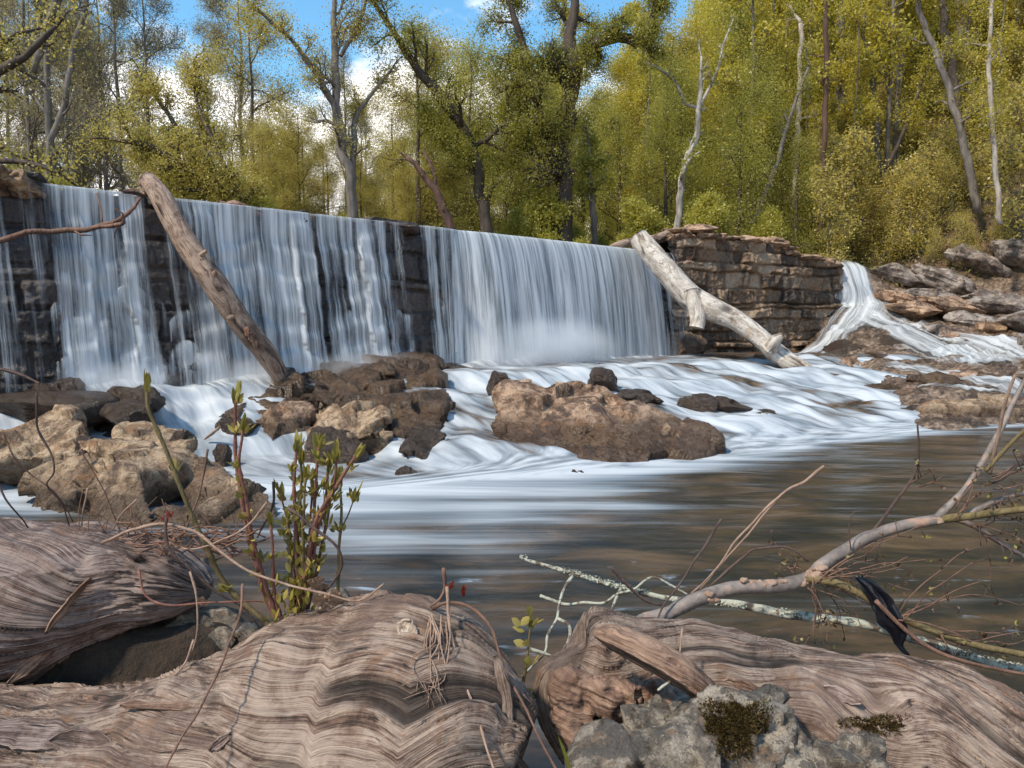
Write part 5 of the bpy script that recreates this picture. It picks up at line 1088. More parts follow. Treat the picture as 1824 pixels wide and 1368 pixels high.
lump([[(318, 1000, 2.15), (345, 988, 2.2), (366, 1000, 2.2), (368, 1040, 2.12), (330, 1055, 2.1), (345, 1020, 2.3)]], 'rock_fore', 'small grey stone behind the end of the left driftwood trunk', 36, .012, .008, 8)
lump([[(540, 1095, 1.9), (560, 1070, 1.95), (600, 1055, 1.98), (632, 1075, 1.95), (640, 1110, 1.9), (600, 1130, 1.85), (535, 1150, 1.85), (590, 1090, 2.1)]], 'rock_fore', 'small stone under the crumpled dry leaf at the base of the shoots', 37, .012, .008, 8)
def byl(t): return next(o for o in C.objects if t in o.get('label', ''))
def surf(o, px, py):
    d = Vector(ray(px, py)).normalized(); q = Vector((0, 0, CAMZ)); mi = o.matrix_basis.inverted(); ok, l, n, _ = o.ray_cast(mi @ q, (mi.to_3x3() @ d))
    return (np.array(o.matrix_basis @ l), np.array(n)) if ok else (None, None)
def moss(host, cx, cy, D, rx, ry, n, label, seed):
    rs = np.random.RandomState(seed); mb = MB(); c = P(cx, cy, D)
    for i in range(n):
        a = rs.uniform(0, 6.28); q = math.sqrt(rs.rand()); q *= 1 + .35 * math.sin(3 * a + seed) + .2 * math.sin(7 * a); p, nr = surf(host, cx + rx * q * math.cos(a), cy + ry * q * math.sin(a))
        if p is None or rs.rand() < q * q * .5: continue
        d = rs.normal(size=3) * .5 + nr; d /= np.linalg.norm(d); e = np.cross(d, rs.normal(size=3)); e /= np.linalg.norm(e); L_ = rs.uniform(.006, .014)
        mb.add([p - e * .0016, p + e * .0016, p + d * L_], [(0, 1, 2)], np.full((3, 3), rs.rand()))
    o = mb.build('moss', M['moss'], None, False); return tag(o, label, 'moss', kind='stuff')
M['moss'] = leaf_mat('moss', [(0, (.03, .017, .007)), (.6, (.085, .05, .018)), (1, (.15, .11, .03))], .1)
moss(byl('moss patch at the'), 1310, 1292, 1.375, 56, 50, 6500, 'brown moss growing on the big stone at the bottom right', 3)
moss(byl('long grey brown'), 1560, 1290, 1.43, 60, 16, 1500, 'strip of brown moss on the right driftwood trunk', 4)
moss(byl('crumpled dry leaf at the base'), 626, 1088, 1.92, 14, 20, 500, 'small cushion of moss beside the crumpled dry leaf', 5)
moss(byl('lichen blotched stone wedged'), 322, 1160, 1.86, 30, 40, 1600, 'brown moss at the left side of the lichen blotched stone', 6)
def shard(host, px, py, L_, W_, ang, seed, mat, label):
    p, n = surf(host, px, py)
    if p is None: return
    rs = np.random.RandomState(seed); d = P(px + 20 * math.cos(ang), py - 20 * math.sin(ang), 1.5) - P(px, py, 1.5); d -= n * np.dot(d, n); d /= np.linalg.norm(d); e = np.cross(n, d); m, k = 22, 12
    u, v = np.meshgrid(np.linspace(-1, 1, m), np.linspace(-1, 1, k)); w_ = (1 - np.abs(u) ** 3) * (1 + .45 * fbm(v3(u * 4, np.sign(v), seed), 4))
    H = .006 + .004 * np.abs(u) ** 2 + .005 * fbm(v3(u * 2, v * 2, seed), 3) + .008 * (v > .5) * (v - .5)
    V = p + d * (u * L_)[..., None] + e * (v * w_ * W_)[..., None] + n * H[..., None]
    c = V.reshape(-1, 3).mean(0); o = link_mesh('bark_flake', V.reshape(-1, 3) - c, gridF(k, m), M[mat], attrs={'grain': np.stack([u * L_, v * W_, 0 * u + seed], -1).reshape(-1, 3)}); o.location = tuple(c); o.modifiers.new('t', 'SOLIDIFY').thickness = .004; tag(o, label, 'bark')
tl, tr, tb = byl('reddish grey driftwood'), byl('long grey brown'), byl('huge weathered')
shard(tb, 60, 1310, .10, .035, .05, 1, 'drift_red', 'wide dark bark flake on the huge trunk at the left edge'); shard(tb, 150, 1325, .07, .03, -.1, 2, 'drift_red', 'second dark bark flake on the huge trunk, right of the wide one')
shard(tb, 300, 1262, .10, .008, .35, 3, 'bark_red', 'narrow raised bark strip along the upper edge of the huge trunk'); shard(tb, 728, 1120, .020, .022, 1.2, 4, 'log_white', 'pale fresh chip near the top of the huge trunk'); shard(tb, 395, 1325, .022, .009, .9, 5, 'drift_red', 'tiny bark chip low on the huge trunk')
shard(tl, 120, 1075, .08, .010, .7, 6, 'bark_red', 'curled bark edge running down the left driftwood trunk'); shard(tl, 60, 1180, .07, .012, .7, 7, 'bark_red', 'long bark splinter low on the left driftwood trunk'); shard(tr, 1330, 1225, .05, .010, -.3, 8, 'bark_red', 'dark bark strip on the right driftwood trunk above the mossy stone'); shard(tr, 1500, 1240, .04, .012, -.6, 9, 'drift_red', 'small dark bark patch in the middle of the right driftwood trunk')
# ---- leaves
def leaf(mb, p, d, L_, W_, rs, tone=None, fold=.25, curl=.3):
    d = np.asarray(d, float); d = d / np.linalg.norm(d); s = np.cross(d, rs.normal(size=3)); s /= np.linalg.norm(s); n = np.cross(d, s)
    V = []; F = []
    for i, t in enumerate((0, .25, .55, .8, 1)):
        w_ = W_ * [.08, .42, .5, .3, .02][i]; c = p + d * L_ * t + n * curl * L_ * t * t * .5
        V += [c - s * w_ + n * fold * w_, c, c + s * w_ + n * fold * w_]
    for i in range(4):
        a = i * 3; F += [(a, a + 1, a + 4, a + 3), (a + 1, a + 2, a + 5, a + 4)]
    mb.add(V, F, np.full((15, 3), rs.rand() if tone is None else tone))
def shoots(name, stems, mat, leafm, label, cat, seed, budlen=.045, group=None, base=None, k=8, lsize=.028, nodes=.07, leafy=True):
    """stems: (points, radii, leafiness)"""
    rs = np.random.RandomState(seed); root = empty(name, base if base is not None else P(*stems[0][0][-1]), label, cat, group); lv = MB()
    for i, (pts, rad, lf) in enumerate(stems):
        p, r = resample(np.array([P(*q) for q in pts]), rad, .012); nn = len(p)
        p = p + np.stack([perlin(v3(np.arange(nn) * .11, i, seed + j)) for j in range(3)], -1) * .005
        r = r * (1 + .35 * np.exp(-((np.arange(nn) % 9) / 1.0) ** 2))
        mb = MB(); mb.tube(p, r, k, seed + i, .05); mb.build('stem', M[mat[i % len(mat)]], root)
        if lf <= 0: continue
        d0 = (p[0] - p[3]) / np.linalg.norm(p[0] - p[3])
        for j in range(7):      # the opening bud
            leaf(lv, p[0] - d0 * .02 * rs.rand(), d0 + rs.normal(size=3) * .13, budlen * rs.uniform(.6, 1.25), .013, rs, .2 + .5 * rs.rand(), .5, .15)
        m = int(nn * .012 / nodes * lf)
        for j in range(m):
            q = int(min(nn - 3, (nn * .85) * (j + .5 + rs.uniform(-.3, .3)) / max(m, 1))); ax = p[max(q - 2, 0)] - p[q + 2]; ax /= np.linalg.norm(ax) + 1e-9
            for sgn in (1, -1):
                o = np.cross(ax, rs.normal(size=3)); o /= np.linalg.norm(o); b = p[q] + (ax + .5 * o) * .02
                for u in range(rs.randint(2, 6)):
                    leaf(lv, b + rs.normal(size=3) * .003, ax * .9 + o * .75 * sgn + rs.normal(size=3) * .35, lsize * rs.uniform(.6, 1.3), lsize * .38, rs)
    if lv.n: lv.build('leaves', M[leafm], root)
    return root
B0 = (512, 1148, 1.78)
shoots('shoot', [([(262, 690, 1.72), (268, 735, 1.72), (300, 812, 1.73), (330, 890, 1.74), (362, 962, 1.75), (405, 1045, 1.77), (470, 1105, 1.78), (510, 1150, 1.79)], [.004, .0045, .005, .0055, .006, .0065, .007, .007], .25)], ['stem_olive'], 'leaf_shoot', 'long thick shoot leaning left with a closed bud at its tip', 'shoot', 1)
G_ = 'red stemmed leafy shoots among the driftwood'
for i, (st_, lb) in enumerate([
    ([([(420, 712, 1.74), (418, 775, 1.74), (425, 850, 1.75), (440, 935, 1.75), (458, 1015, 1.76), (500, 1120, 1.78)], [.0035, .004, .005, .006, .0065, .007], .8), ([(432, 765, 1.72), (427, 830, 1.72), (445, 930, 1.74), (472, 1040, 1.76), (512, 1140, 1.78)], [.003, .004, .005, .006, .007], .9)], 'tallest pair of red stemmed shoots left of the main clump'),
    ([([(482, 935, 1.74), (486, 1000, 1.75), (490, 1060, 1.76), (512, 1140, 1.78)], [.003, .004, .0045, .005], .7)], 'short single shoot with a fat bud between the tall pair and the clump'),
    ([([(528, 800, 1.78), (524, 870, 1.78), (527, 960, 1.78), (533, 1050, 1.78), (528, 1135, 1.8)], [.003, .0045, .005, .0055, .006], 1.5), ([(568, 795, 1.8), (562, 860, 1.8), (560, 960, 1.8), (548, 1060, 1.8), (532, 1135, 1.8)], [.003, .004, .005, .005, .006], 1.5), ([(545, 850, 1.76), (540, 930, 1.76), (540, 1030, 1.78), (530, 1130, 1.8)], [.003, .004, .004, .005], 1.4),
      ([(595, 862, 1.82), (580, 940, 1.82), (560, 1040, 1.82), (536, 1135, 1.8)], [.0025, .0035, .004, .005], 1.6), ([(500, 880, 1.8), (512, 935, 1.8), (524, 1000, 1.8), (526, 1120, 1.8)], [.002, .003, .003, .004], 1.2), ([(536, 822, 1.82), (534, 900, 1.82), (530, 1000, 1.81), (526, 1130, 1.8)], [.003, .004, .0045, .005], 1.3), ([(584, 842, 1.78), (574, 910, 1.78), (556, 1000, 1.78), (534, 1120, 1.79)], [.003, .004, .0045, .005], 1.4), ([(556, 880, 1.84), (553, 950, 1.83), (546, 1040, 1.82), (536, 1130, 1.8)], [.0025, .0035, .004, .005], 1.4), ([(512, 925, 1.76), (516, 985, 1.77), (520, 1060, 1.78), (520, 1140, 1.79)], [.0025, .0035, .004, .005], 1.2)], 'dense clump of upright red stems with yellow green leaves'),
    ([([(634, 812, 1.74), (600, 866, 1.75), (565, 925, 1.76), (548, 1000, 1.77), (525, 1100, 1.79)], [.0035, .0045, .0055, .006, .006], .9), ([(600, 815, 1.76), (594, 860, 1.76), (580, 905, 1.77), (562, 945, 1.77)], [.003, .003, .004, .004], 1.0)], 'thick red shoot leaning right out of the clump'),
    ([([(606, 860, 1.9), (607, 930, 1.9), (604, 1000, 1.9), (600, 1060, 1.9)], [.003, .004, .004, .005], .4), ([(632, 885, 1.9), (620, 920, 1.9), (606, 945, 1.9)], [.0015, .002, .002], 1.0)], 'thin olive shoot standing apart right of the clump')]):
    shoots('shoot', st_, ['stem_red', 'stem_red', 'stem_olive'] if i != 4 else ['stem_olive'], 'leaf_shoot', lb, 'shoot', 10 + i, group=G_)
# young leaves at the foot of the clump
rs = np.random.RandomState(8); lv = MB()
for i in range(150):
    b = P(525 + rs.normal() * 26, 1090 + rs.normal() * 48, 1.77 + .02 * rs.normal()); leaf(lv, b, np.array([rs.normal() * .5, -.2, 1 + rs.rand()]), rs.uniform(.015, .035), .013, rs)
tag(lv.build('leafy_growth', M['leaf_shoot'], None), 'low green leaves around the foot of the red stemmed shoots', 'leaves', kind='stuff')
sp = shoots('sapling', [([(946, 1108, 1.62), (941, 1150, 1.62), (932, 1220, 1.61), (924, 1290, 1.6), (920, 1400, 1.6)], [.0025, .003, .0035, .004, .004], .25)], ['stem_olive'], 'leaf_shoot', 'thin sapling with yellow green leaves in the gap between the big trunks', 'sapling', 30, budlen=.022)
lv = MB(); rs = np.random.RandomState(4)
for x, y in ((944, 1098), (928, 1114), (950, 1114), (934, 1124), (940, 1188), (950, 1182), (925, 1252), (934, 1240), (918, 1262), (936, 1150), (925, 1245), (938, 1250)):
    for j in range(2): leaf(lv, P(x, y, 1.615), np.array([rs.normal(), -.3, .5 + .4 * rs.rand()]), .030, .018, rs, .6 + .4 * rs.rand())
lv.build('leaves', M['leaf_shoot'], sp)
lv = MB(); rs = np.random.RandomState(2)
p0 = P(1018, 1385, 1.25); leaf(lv, p0, P(985, 1300, 1.22) - p0, .10, .020, rs, .3, .35, .1)
tag(lv.build('grass_blade', M['leaf_green'], None), 'single broad green grass blade at the bottom edge between the trunks', 'grass blade')
# crumpled dry leaf
def dryleaf(cx, cy, D, size, seed, label):
    rs = np.random.RandomState(seed); n = 26; u, v = np.meshgrid(np.linspace(-1, 1, n), np.linspace(-1, 1, n)); a = np.arctan2(v, u); r = np.maximum(abs(u), abs(v))
    lob = .62 + .38 * np.abs(np.cos(2.5 * a)) ** .7; X = r * np.cos(a) * lob; Y = r * np.sin(a) * lob
    q = v3(X * 1.6, Y * 1.6, seed); H = .55 * fbm(q, 4) + .25 * fbm(q * 2.5, 3, .6, True)
    V = np.stack([X * .8 + .2 * H, H - .5 * Y, Y * .9 - .2 * H], -1) * size + P(cx, cy, D)
    A = np.zeros((n * n, 3)); A[:, 0] = np.clip(.5 + .9 * fbm(q * 3, 3), 0, 1).ravel()
    o = link_mesh('dry_leaf', V.reshape(-1, 3), gridF(n, n), M['leaf_dry'], attrs={'grain': A}); return tag(o, label, 'dry leaf')
dryleaf(590, 1082, 1.68, .060, 3, 'large crumpled dry brown leaf at the base of the shoots')
dryleaf(566, 1045, 1.72, .036, 5, 'small curled dry leaf behind the large crumpled one')
dryleaf(360, 1072, 1.85, .020, 9, 'tan scrap of dry leaf lying on the lichen blotched stone')
# ---- vines and twigs, each a thing
def vine(pts, r, mat, label, seed, cat='twig', buds=None, name='twig', group=None):
    q = np.array([P(*p) for p in pts]); rad = np.linspace(r, r * .55, len(q)); p, rr_ = resample(q, rad, .012); nn = len(p)
    p = p + np.stack([perlin(v3(np.arange(nn) * .13, seed, j)) for j in range(3)], -1) * .006
    rr_ = rr_ * (1 + .3 * np.exp(-(((np.arange(nn) + seed * 3) % 13) / 1.2) ** 2)); V, F, A = tube(p, rr_, 7, seed, .08)
    c = p.mean(0); o = link_mesh(name, V - c, F, M[mat], attrs={'grain': A}); o.location = tuple(c); tag(o, label, cat, group)
    if buds:
        lv = MB(); rs = np.random.RandomState(seed)
        for x, y in buds:
            for j in range(4): leaf(lv, P(x, y, pts[0][2]) - c, np.array([rs.normal() * .5, -.2, 1]), rs.uniform(.014, .026), .006, rs, None, .5)
        b = lv.build('bud', M['leaf_redbud'], None); b.parent = o
    return o
VN = [
 ([(183, 966, 1.78), (232, 945, 1.76), (290, 934, 1.74), (345, 945, 1.72), (388, 980, 1.7), (440, 1015, 1.68), (500, 1038, 1.66), (580, 1058, 1.64), (640, 1070, 1.64), (684, 1040, 1.64)], .0042, 'twig_tan', 'longest pale vine arching over the left trunk and past the shoots'),
 ([(247, 1015, 1.75), (262, 1062, 1.73), (300, 1078, 1.72), (360, 1074, 1.72), (430, 1070, 1.74), (490, 1078, 1.8)], .0032, 'stem_red', 'orange brown vine lying along the top of the lichen blotched stone'),
 ([(296, 920, 1.72), (300, 975, 1.7), (330, 1005, 1.7), (380, 1050, 1.72), (440, 1090, 1.76), (492, 1165, 1.8)], .0038, 'twig_dark', 'dark vine running down from the left trunk to the foot of the shoots'),
 ([(512, 905, 1.68), (560, 940, 1.66), (598, 975, 1.66), (608, 1010, 1.67), (595, 1040, 1.7), (570, 1055, 1.74)], .004, 'twig_dark', 'dark twig curving round the right side of the clump of shoots'),
 ([(476, 895, 1.7), (445, 930, 1.7), (415, 955, 1.7), (380, 970, 1.72), (330, 975, 1.75), (290, 970, 1.8)], .0032, 'twig_tan', 'pale twig crossing behind the tall pair of shoots'),
 ([(487, 858, 1.8), (486, 895, 1.8), (472, 930, 1.8), (460, 960, 1.8)], .0038, 'twig_dark', 'short dark twig standing between the tall pair and the clump'),
 ([(432, 1040, 1.6), (425, 1100, 1.56), (398, 1175, 1.46), (360, 1255, 1.38), (320, 1320, 1.3), (280, 1390, 1.24)], .0032, 'twig', 'long thin stem crossing down the face of the huge trunk'),
 ([(338, 1018, 1.7), (352, 1060, 1.68), (350, 1120, 1.66), (342, 1160, 1.66)], .0028, 'twig_tan', 'pale twig hanging in front of the lichen blotched stone'),
 ([(345, 1140, 1.68), (330, 1180, 1.64), (305, 1210, 1.62)], .003, 'twig_tan', 'short pale twig at the lower left of the lichen blotched stone'),
 ([(65, 700, 1.9), (66, 760, 1.9), (92, 810, 1.9), (96, 840, 1.9), (84, 862, 1.92), (110, 900, 1.95), (128, 950, 2.0)], .003, 'twig_dark', 'crooked dark twig rising in front of the notched boulder at the left'),
 ([(5, 775, 1.9), (25, 815, 1.9), (60, 850, 1.92), (100, 880, 1.94), (130, 930, 1.98)], .0026, 'twig', 'thin bent twig at the far left in front of the humped boulder'),
 ([(142, 800, 1.95), (170, 845, 1.95), (195, 900, 1.96), (220, 960, 2.0)], .0022, 'twig', 'thin reddish twig crossing the middle of the notched boulder'),
 ([(-5, 855, 1.9), (20, 900, 1.9), (48, 940, 1.95)], .003, 'twig_dark', 'thick short twig at the left edge above the left trunk'),
 ([(156, 870, 1.96), (150, 910, 1.97), (140, 955, 2.0)], .003, 'twig_tan', 'short pale twig standing up from the left trunk'),
 ([(243, 890, 1.9), (215, 920, 1.92), (196, 945, 1.95)], .0026, 'twig_tan', 'pale broken twig leaning right over the left trunk'),
 ([(370, 800, 1.9), (362, 850, 1.9), (345, 910, 1.9), (320, 960, 1.92), (305, 1000, 1.95)], .003, 'twig', 'thin twig rising behind the long thick shoot'),
 ([(790, 1012, 1.58), (791, 1045, 1.58), (782, 1065, 1.57), (765, 1080, 1.57)], .0042, 'twig', 'stub of twig standing on top of the huge trunk'),
 ([(796, 1045, 1.56), (800, 1110, 1.52), (818, 1185, 1.46), (842, 1255, 1.40), (872, 1340, 1.34), (885, 1390, 1.3)], .0038, 'twig_tan', 'pale stem hanging straight down the right end of the huge trunk'),
 ([(770, 1085, 1.57), (795, 1072, 1.55), (832, 1078, 1.54), (868, 1112, 1.5), (892, 1170, 1.48), (912, 1215, 1.46), (950, 1290, 1.4), (995, 1390, 1.34)], .004, 'twig', 'arching brown vine dropping into the gap right of the huge trunk'),
 ([(1285, 925, 2.0), (1232, 1010, 1.95), (1180, 1082, 1.9), (1162, 1140, 1.86)], .0038, 'twig_dark', 'straight dark twig leaning right above the left end of the right trunk'),
 ([(1468, 830, 2.1), (1432, 858, 2.1), (1390, 882, 2.1), (1322, 952, 2.1), (1270, 1020, 2.1), (1232, 1058, 2.1)], .0046, 'twig_tan', 'long pinkish twig leaning right above the water'),
 ([(1392, 880, 2.12), (1345, 935, 2.12), (1290, 1000, 2.12), (1245, 1050, 2.12)], .0032, 'twig_tan', 'thin twig running just beside the long pinkish twig'),
 ([(1238, 1068, 2.0), (1290, 1022, 2.0), (1330, 988, 2.0), (1345, 978, 2.0), (1400, 975, 2.0), (1440, 1000, 2.0)], .0042, 'twig_dark', 'crooked brown twig arching left of the branch fork'),
 ([(1215, 1118, 1.62), (1214, 1150, 1.58), (1212, 1200, 1.55)], .003, 'twig_tan', 'short upright twig standing on the bark slab'),
 ([(1205, 1205, 1.5), (1190, 1220, 1.48), (1172, 1235, 1.46)], .0038, 'lichen_twig', 'small lichen covered stick under the bark slab'),
]
for i, (pts, r, m_, lb) in enumerate(VN):
    vine(pts, r, m_, lb, i + 1, buds={2: [(296, 930), (304, 922)], 18: [(800, 1050), (824, 1052), (826, 1064)], 17: [(818, 1184), (822, 1196)]}.get(i))
rs = np.random.RandomState(12); mb = MB()
for i in range(44):
    x, y = rs.uniform(230, 430), rs.uniform(935, 985); a = rs.uniform(-.6, .6); n = 5; L_ = rs.uniform(40, 120); D = rs.uniform(1.72, 2.0)
    pts = [P(x + L_ * t * math.cos(a + rs.normal() * .3), y - L_ * t * math.sin(a) * .5 + rs.normal() * 6 + 30 * t * t * rs.rand(), D) for t in np.linspace(-.5, .5, n)]
    mb.tube(*resample(pts, [.0024] * n, .02), 5, i)
for i in range(22):
    x = rs.uniform(20, 420); y = 955 + (x - 240) * .12 * (x > 240); D = 1.97; h = rs.uniform(20, 90)
    mb.tube(*resample([P(x, y, D), P(x + rs.normal() * 8, y - h * .5, D), P(x + rs.normal() * 18, y - h, D)], [.0016, .0014, .0008], .02), 5, i)
tag(mb.build('twig_tangle', M['twig'], None), 'tangle of fine reddish twigs on top of the left driftwood trunk', 'twigs', kind='stuff')
mb = MB()
for i in range(16):
    x, y = 775 + rs.normal() * 10, rs.uniform(1090, 1110); D = 1.5
    pts = [P(x, y, 1.5), P(x + rs.normal() * 8, y + 50, 1.45), P(x + rs.normal() * 22 - 5, y + rs.uniform(80, 120), 1.41), P(x + rs.normal() * 34 - 5, y + rs.uniform(110, 160), 1.38)]
    mb.tube(*resample(pts, [.0018, .0014, .0012, .0006], .015), 5, i)
tag(mb.build('dry_roots', M['twig_tan'], None), 'bunch of pale hair thin dry roots hanging on the huge trunk', 'roots', kind='stuff')
# ---- the bare branches at the right
br = empty('bare_branch', P(1440, 1030, 2.0), 'thick smooth grey bare branch with scars rising to the right over the pool', 'branch')
def bt(parent, name, pts, rad, mat, seed, k=12, kn=.12):
    q = np.array([P(*p) for p in pts]); p, r = resample(q, rad, .012); nn = len(p)
    p = p + np.stack([perlin(v3(np.arange(nn) * .07, seed, j)) for j in range(3)], -1) * r[:, None] * .8
    V, F, A = tube(p, r * (1 + kn * perlin(v3(np.arange(nn) * .25, seed, 3))), k, seed, .12); mb = MB(); mb.add(V, F, A); return mb.build(name, M[mat], parent)
bt(br, 'limb', [(1122, 1118, 1.9), (1150, 1102, 1.92), (1190, 1092, 1.93), (1245, 1066, 1.95), (1330, 1046, 1.97), (1430, 1032, 2.0), (1466, 1008, 2.0), (1500, 985, 2.02), (1540, 960, 2.04), (1600, 940, 2.05), (1670, 924, 2.06)], [.016, .020, .020, .020, .0195, .0185, .018, .018, .017, .016, .0155], 'branch_grey', 1, 18)
bt(br, 'limb', [(1665, 926, 2.06), (1700, 892, 2.07), (1722, 868, 2.08), (1752, 820, 2.1), (1768, 790, 2.1), (1795, 740, 2.12), (1835, 660, 2.15)], [.012, .010, .0095, .009, .0095, .008, .007], 'branch_grey', 2)
bt(br, 'limb', [(1670, 925, 2.06), (1730, 920, 2.04), (1780, 912, 2.02), (1850, 905, 2.0)], [.013, .011, .010, .009], 'stem_olive', 3)
bt(br, 'limb', [(1690, 922, 2.08), (1740, 940, 2.08), (1790, 972, 2.08), (1850, 1010, 2.08)], [.008, .0075, .007, .006], 'branch_grey', 4)
bt(br, 'limb', [(1436, 1030, 1.99), (1490, 1040, 1.96), (1540, 1062, 1.94), (1600, 1100, 1.92), (1670, 1128, 1.9), (1740, 1146, 1.88), (1850, 1175, 1.86)], [.012, .011, .011, .010, .0095, .009, .008], 'stem_olive', 5)
bt(br, 'limb', [(1560, 1070, 1.9), (1600, 1110, 1.89), (1650, 1150, 1.88), (1720, 1180, 1.86), (1850, 1205, 1.84)], [.006, .006, .0055, .005, .004], 'twig', 6)
bt(br, 'limb', [(1725, 915, 2.1), (1780, 890, 2.1), (1850, 870, 2.1)], [.010, .009, .008], 'branch_grey', 7)
bt(br, 'limb', [(1755, 840, 2.05), (1800, 790, 2.03), (1850, 745, 2.0)], [.006, .005, .005], 'stem_olive', 8)
bt(br, 'twig', [(1808, 668, 2.0), (1790, 720, 2.02), (1775, 790, 2.05), (1762, 845, 2.08)], [.0035, .0045, .005, .005], 'twig_tan', 9)
bt(br, 'twig', [(1634, 752, 2.05), (1636, 800, 2.05), (1628, 845, 2.05), (1600, 890, 2.05), (1570, 930, 2.05), (1540, 960, 2.04)], [.0025, .003, .0035, .004, .004, .004], 'twig_dark', 10)
bt(br, 'twig', [(1516, 980, 2.0), (1512, 945, 2.0), (1518, 915, 2.0), (1535, 908, 2.0)], [.002, .0018, .0015, .001], 'twig_dark', 11)
rs = np.random.RandomState(21); lv = MB(); rb = MB()
def spray(x0, y0, D, ang, L_, n, mat, r=.0022):
    for i in range(n):
        a = ang + rs.normal() * .35; l = L_ * rs.uniform(.5, 1.1); x, y = x0 + rs.normal() * 8, y0 + rs.normal() * 8; q = [(x, y)]
        for s_ in range(5):
            a += rs.normal() * .22; x += l / 5 * math.cos(a); y -= l / 5 * math.sin(a); q.append((x, y))
        dd = np.cumsum(rs.normal(size=6) * .012); bt(br, 'twig', [(a_, b_, D + c_) for (a_, b_), c_ in zip(q, dd)], np.linspace(r, r * .4, 6), mat, rs.randint(99), 6)
        for (a_, b_), c_ in list(zip(q, dd))[2:]:
            if rs.rand() < .8:
                aa = ang + rs.normal() * .9; l2 = rs.uniform(10, 38); e = P(a_ + l2 * math.cos(aa), b_ - l2 * math.sin(aa), D + c_ + rs.normal() * .02); s0 = P(a_, b_, D + c_)
                rb.tube(np.array([s0, (s0 + e) / 2 + rs.normal(size=3) * .002, e]), [.0013, .0011, .0007], 5, 1)
                for _ in range(rs.randint(1, 4)): leaf(lv, e, rs.normal(size=3) + np.array([0, 0, .5]), rs.uniform(.008, .018), .008, rs, rs.rand())
spray(1455, 1025, 1.98, .35, 210, 7, 'twig'); spray(1470, 1030, 1.96, .0, 180, 5, 'twig'); spray(1450, 1040, 1.96, -.9, 110, 6, 'twig'); spray(1600, 1105, 1.9, .35, 240, 5, 'twig'); spray(1680, 1130, 1.88, .15, 190, 5, 'twig'); spray(1740, 930, 2.05, .5, 140, 6, 'twig'); spray(1770, 860, 2.08, .3, 110, 6, 'twig'); spray(1700, 915, 2.0, 1.1, 110, 3, 'twig'); spray(1620, 860, 2.05, .8, 50, 2, 'twig'); spray(1750, 960, 2.05, -.7, 120, 3, 'twig'); spray(1420, 1030, 2.0, 2.3, 70, 4, 'twig')
rb.build('twiglets', M['twig_dark'], br)['kind'] = 'stuff'; lv.build('leaf_buds', M['leaf_bud'], br)['kind'] = 'stuff'
kn = MB()
for i, (x, y, D, s_) in enumerate([(1332, 1040, 1.955, .016), (1355, 1040, 1.96, .020), (1372, 1038, 1.96, .018), (1395, 1036, 1.965, .015), (1265, 1058, 1.93, .015), (1272, 1068, 1.93, .017), (1430, 1036, 1.98, .024), (1448, 1022, 1.98, .026), (1462, 1012, 1.98, .02), (1668, 926, 2.045, .019), (1650, 930, 2.045, .015), (1690, 922, 2.045, .018), (1325, 1032, 1.95, .012)]):
    V, F = rock_shape((s_ * 2.0, s_ * .9, s_ * .95), 700 + i, 8, .35, 0, 3); link_mesh('bark_knot', V + P(x, y + 1, D + .008), F, M['twig_tan'], br)
lb_ = empty('lichen_branch', P(1230, 1072, 2.15), 'long straight branch crusted with pale lichen lying below the grey branch', 'branch')
bt(lb_, 'limb', [(928, 994, 2.3), (965, 1006, 2.28), (1020, 1022, 2.25), (1085, 1040, 2.22), (1150, 1057, 2.18), (1230, 1070, 2.15), (1300, 1078, 2.12), (1370, 1086, 2.1), (1440, 1098, 2.05), (1520, 1110, 2.0), (1590, 1126, 1.98), (1660, 1148, 1.95), (1740, 1172, 1.92), (1850, 1198, 1.9)], [.005, .0065, .007, .008, .0085, .009, .011, .013, .013, .0125, .013, .012, .011, .010], 'lichen_twig', 31, 14, .25)
for i, q in enumerate([[(1022, 1023, 2.25), (1003, 1050, 2.2), (995, 1080, 2.15), (992, 1102, 2.12), (976, 1130, 2.08), (972, 1160, 2.05), (950, 1185, 2.0), (930, 1205, 1.96)],
    [(993, 1102, 2.12), (1012, 1112, 2.1), (1014, 1135, 2.08), (1000, 1165, 2.05), (992, 1185, 2.03), (998, 1208, 2.0)], [(1106, 1048, 2.2), (1094, 1078, 2.15), (1088, 1100, 2.1), (1088, 1118, 2.08)],
    [(962, 1061, 2.25), (1005, 1078, 2.22), (1040, 1074, 2.2), (1075, 1074, 2.18), (1100, 1058, 2.18), (1130, 1050, 2.17), (1160, 1028, 2.16), (1195, 1042, 2.15), (1230, 1062, 2.14)], [(1088, 1010, 2.1), (1120, 1045, 2.1), (1150, 1070, 2.1), (1178, 1078, 2.1)], [(940, 1155, 2.0), (975, 1165, 2.0), (995, 1175, 2.0)]]):
    bt(lb_, 'twig', q, np.linspace(.0055, .003, len(q)), 'lichen_twig' if i != 4 else 'twig_dark', 40 + i, 8, .25)
lm = MB(); rs = np.random.RandomState(33)
LP_ = np.array([P(*q) for q in [(930, 994, 2.3), (1020, 1022, 2.25), (1150, 1057, 2.18), (1300, 1078, 2.12), (1440, 1098, 2.05), (1590, 1126, 1.98), (1740, 1172, 1.92), (1850, 1198, 1.9)]])
pp, _ = resample(LP_, [1] * 8, .004)
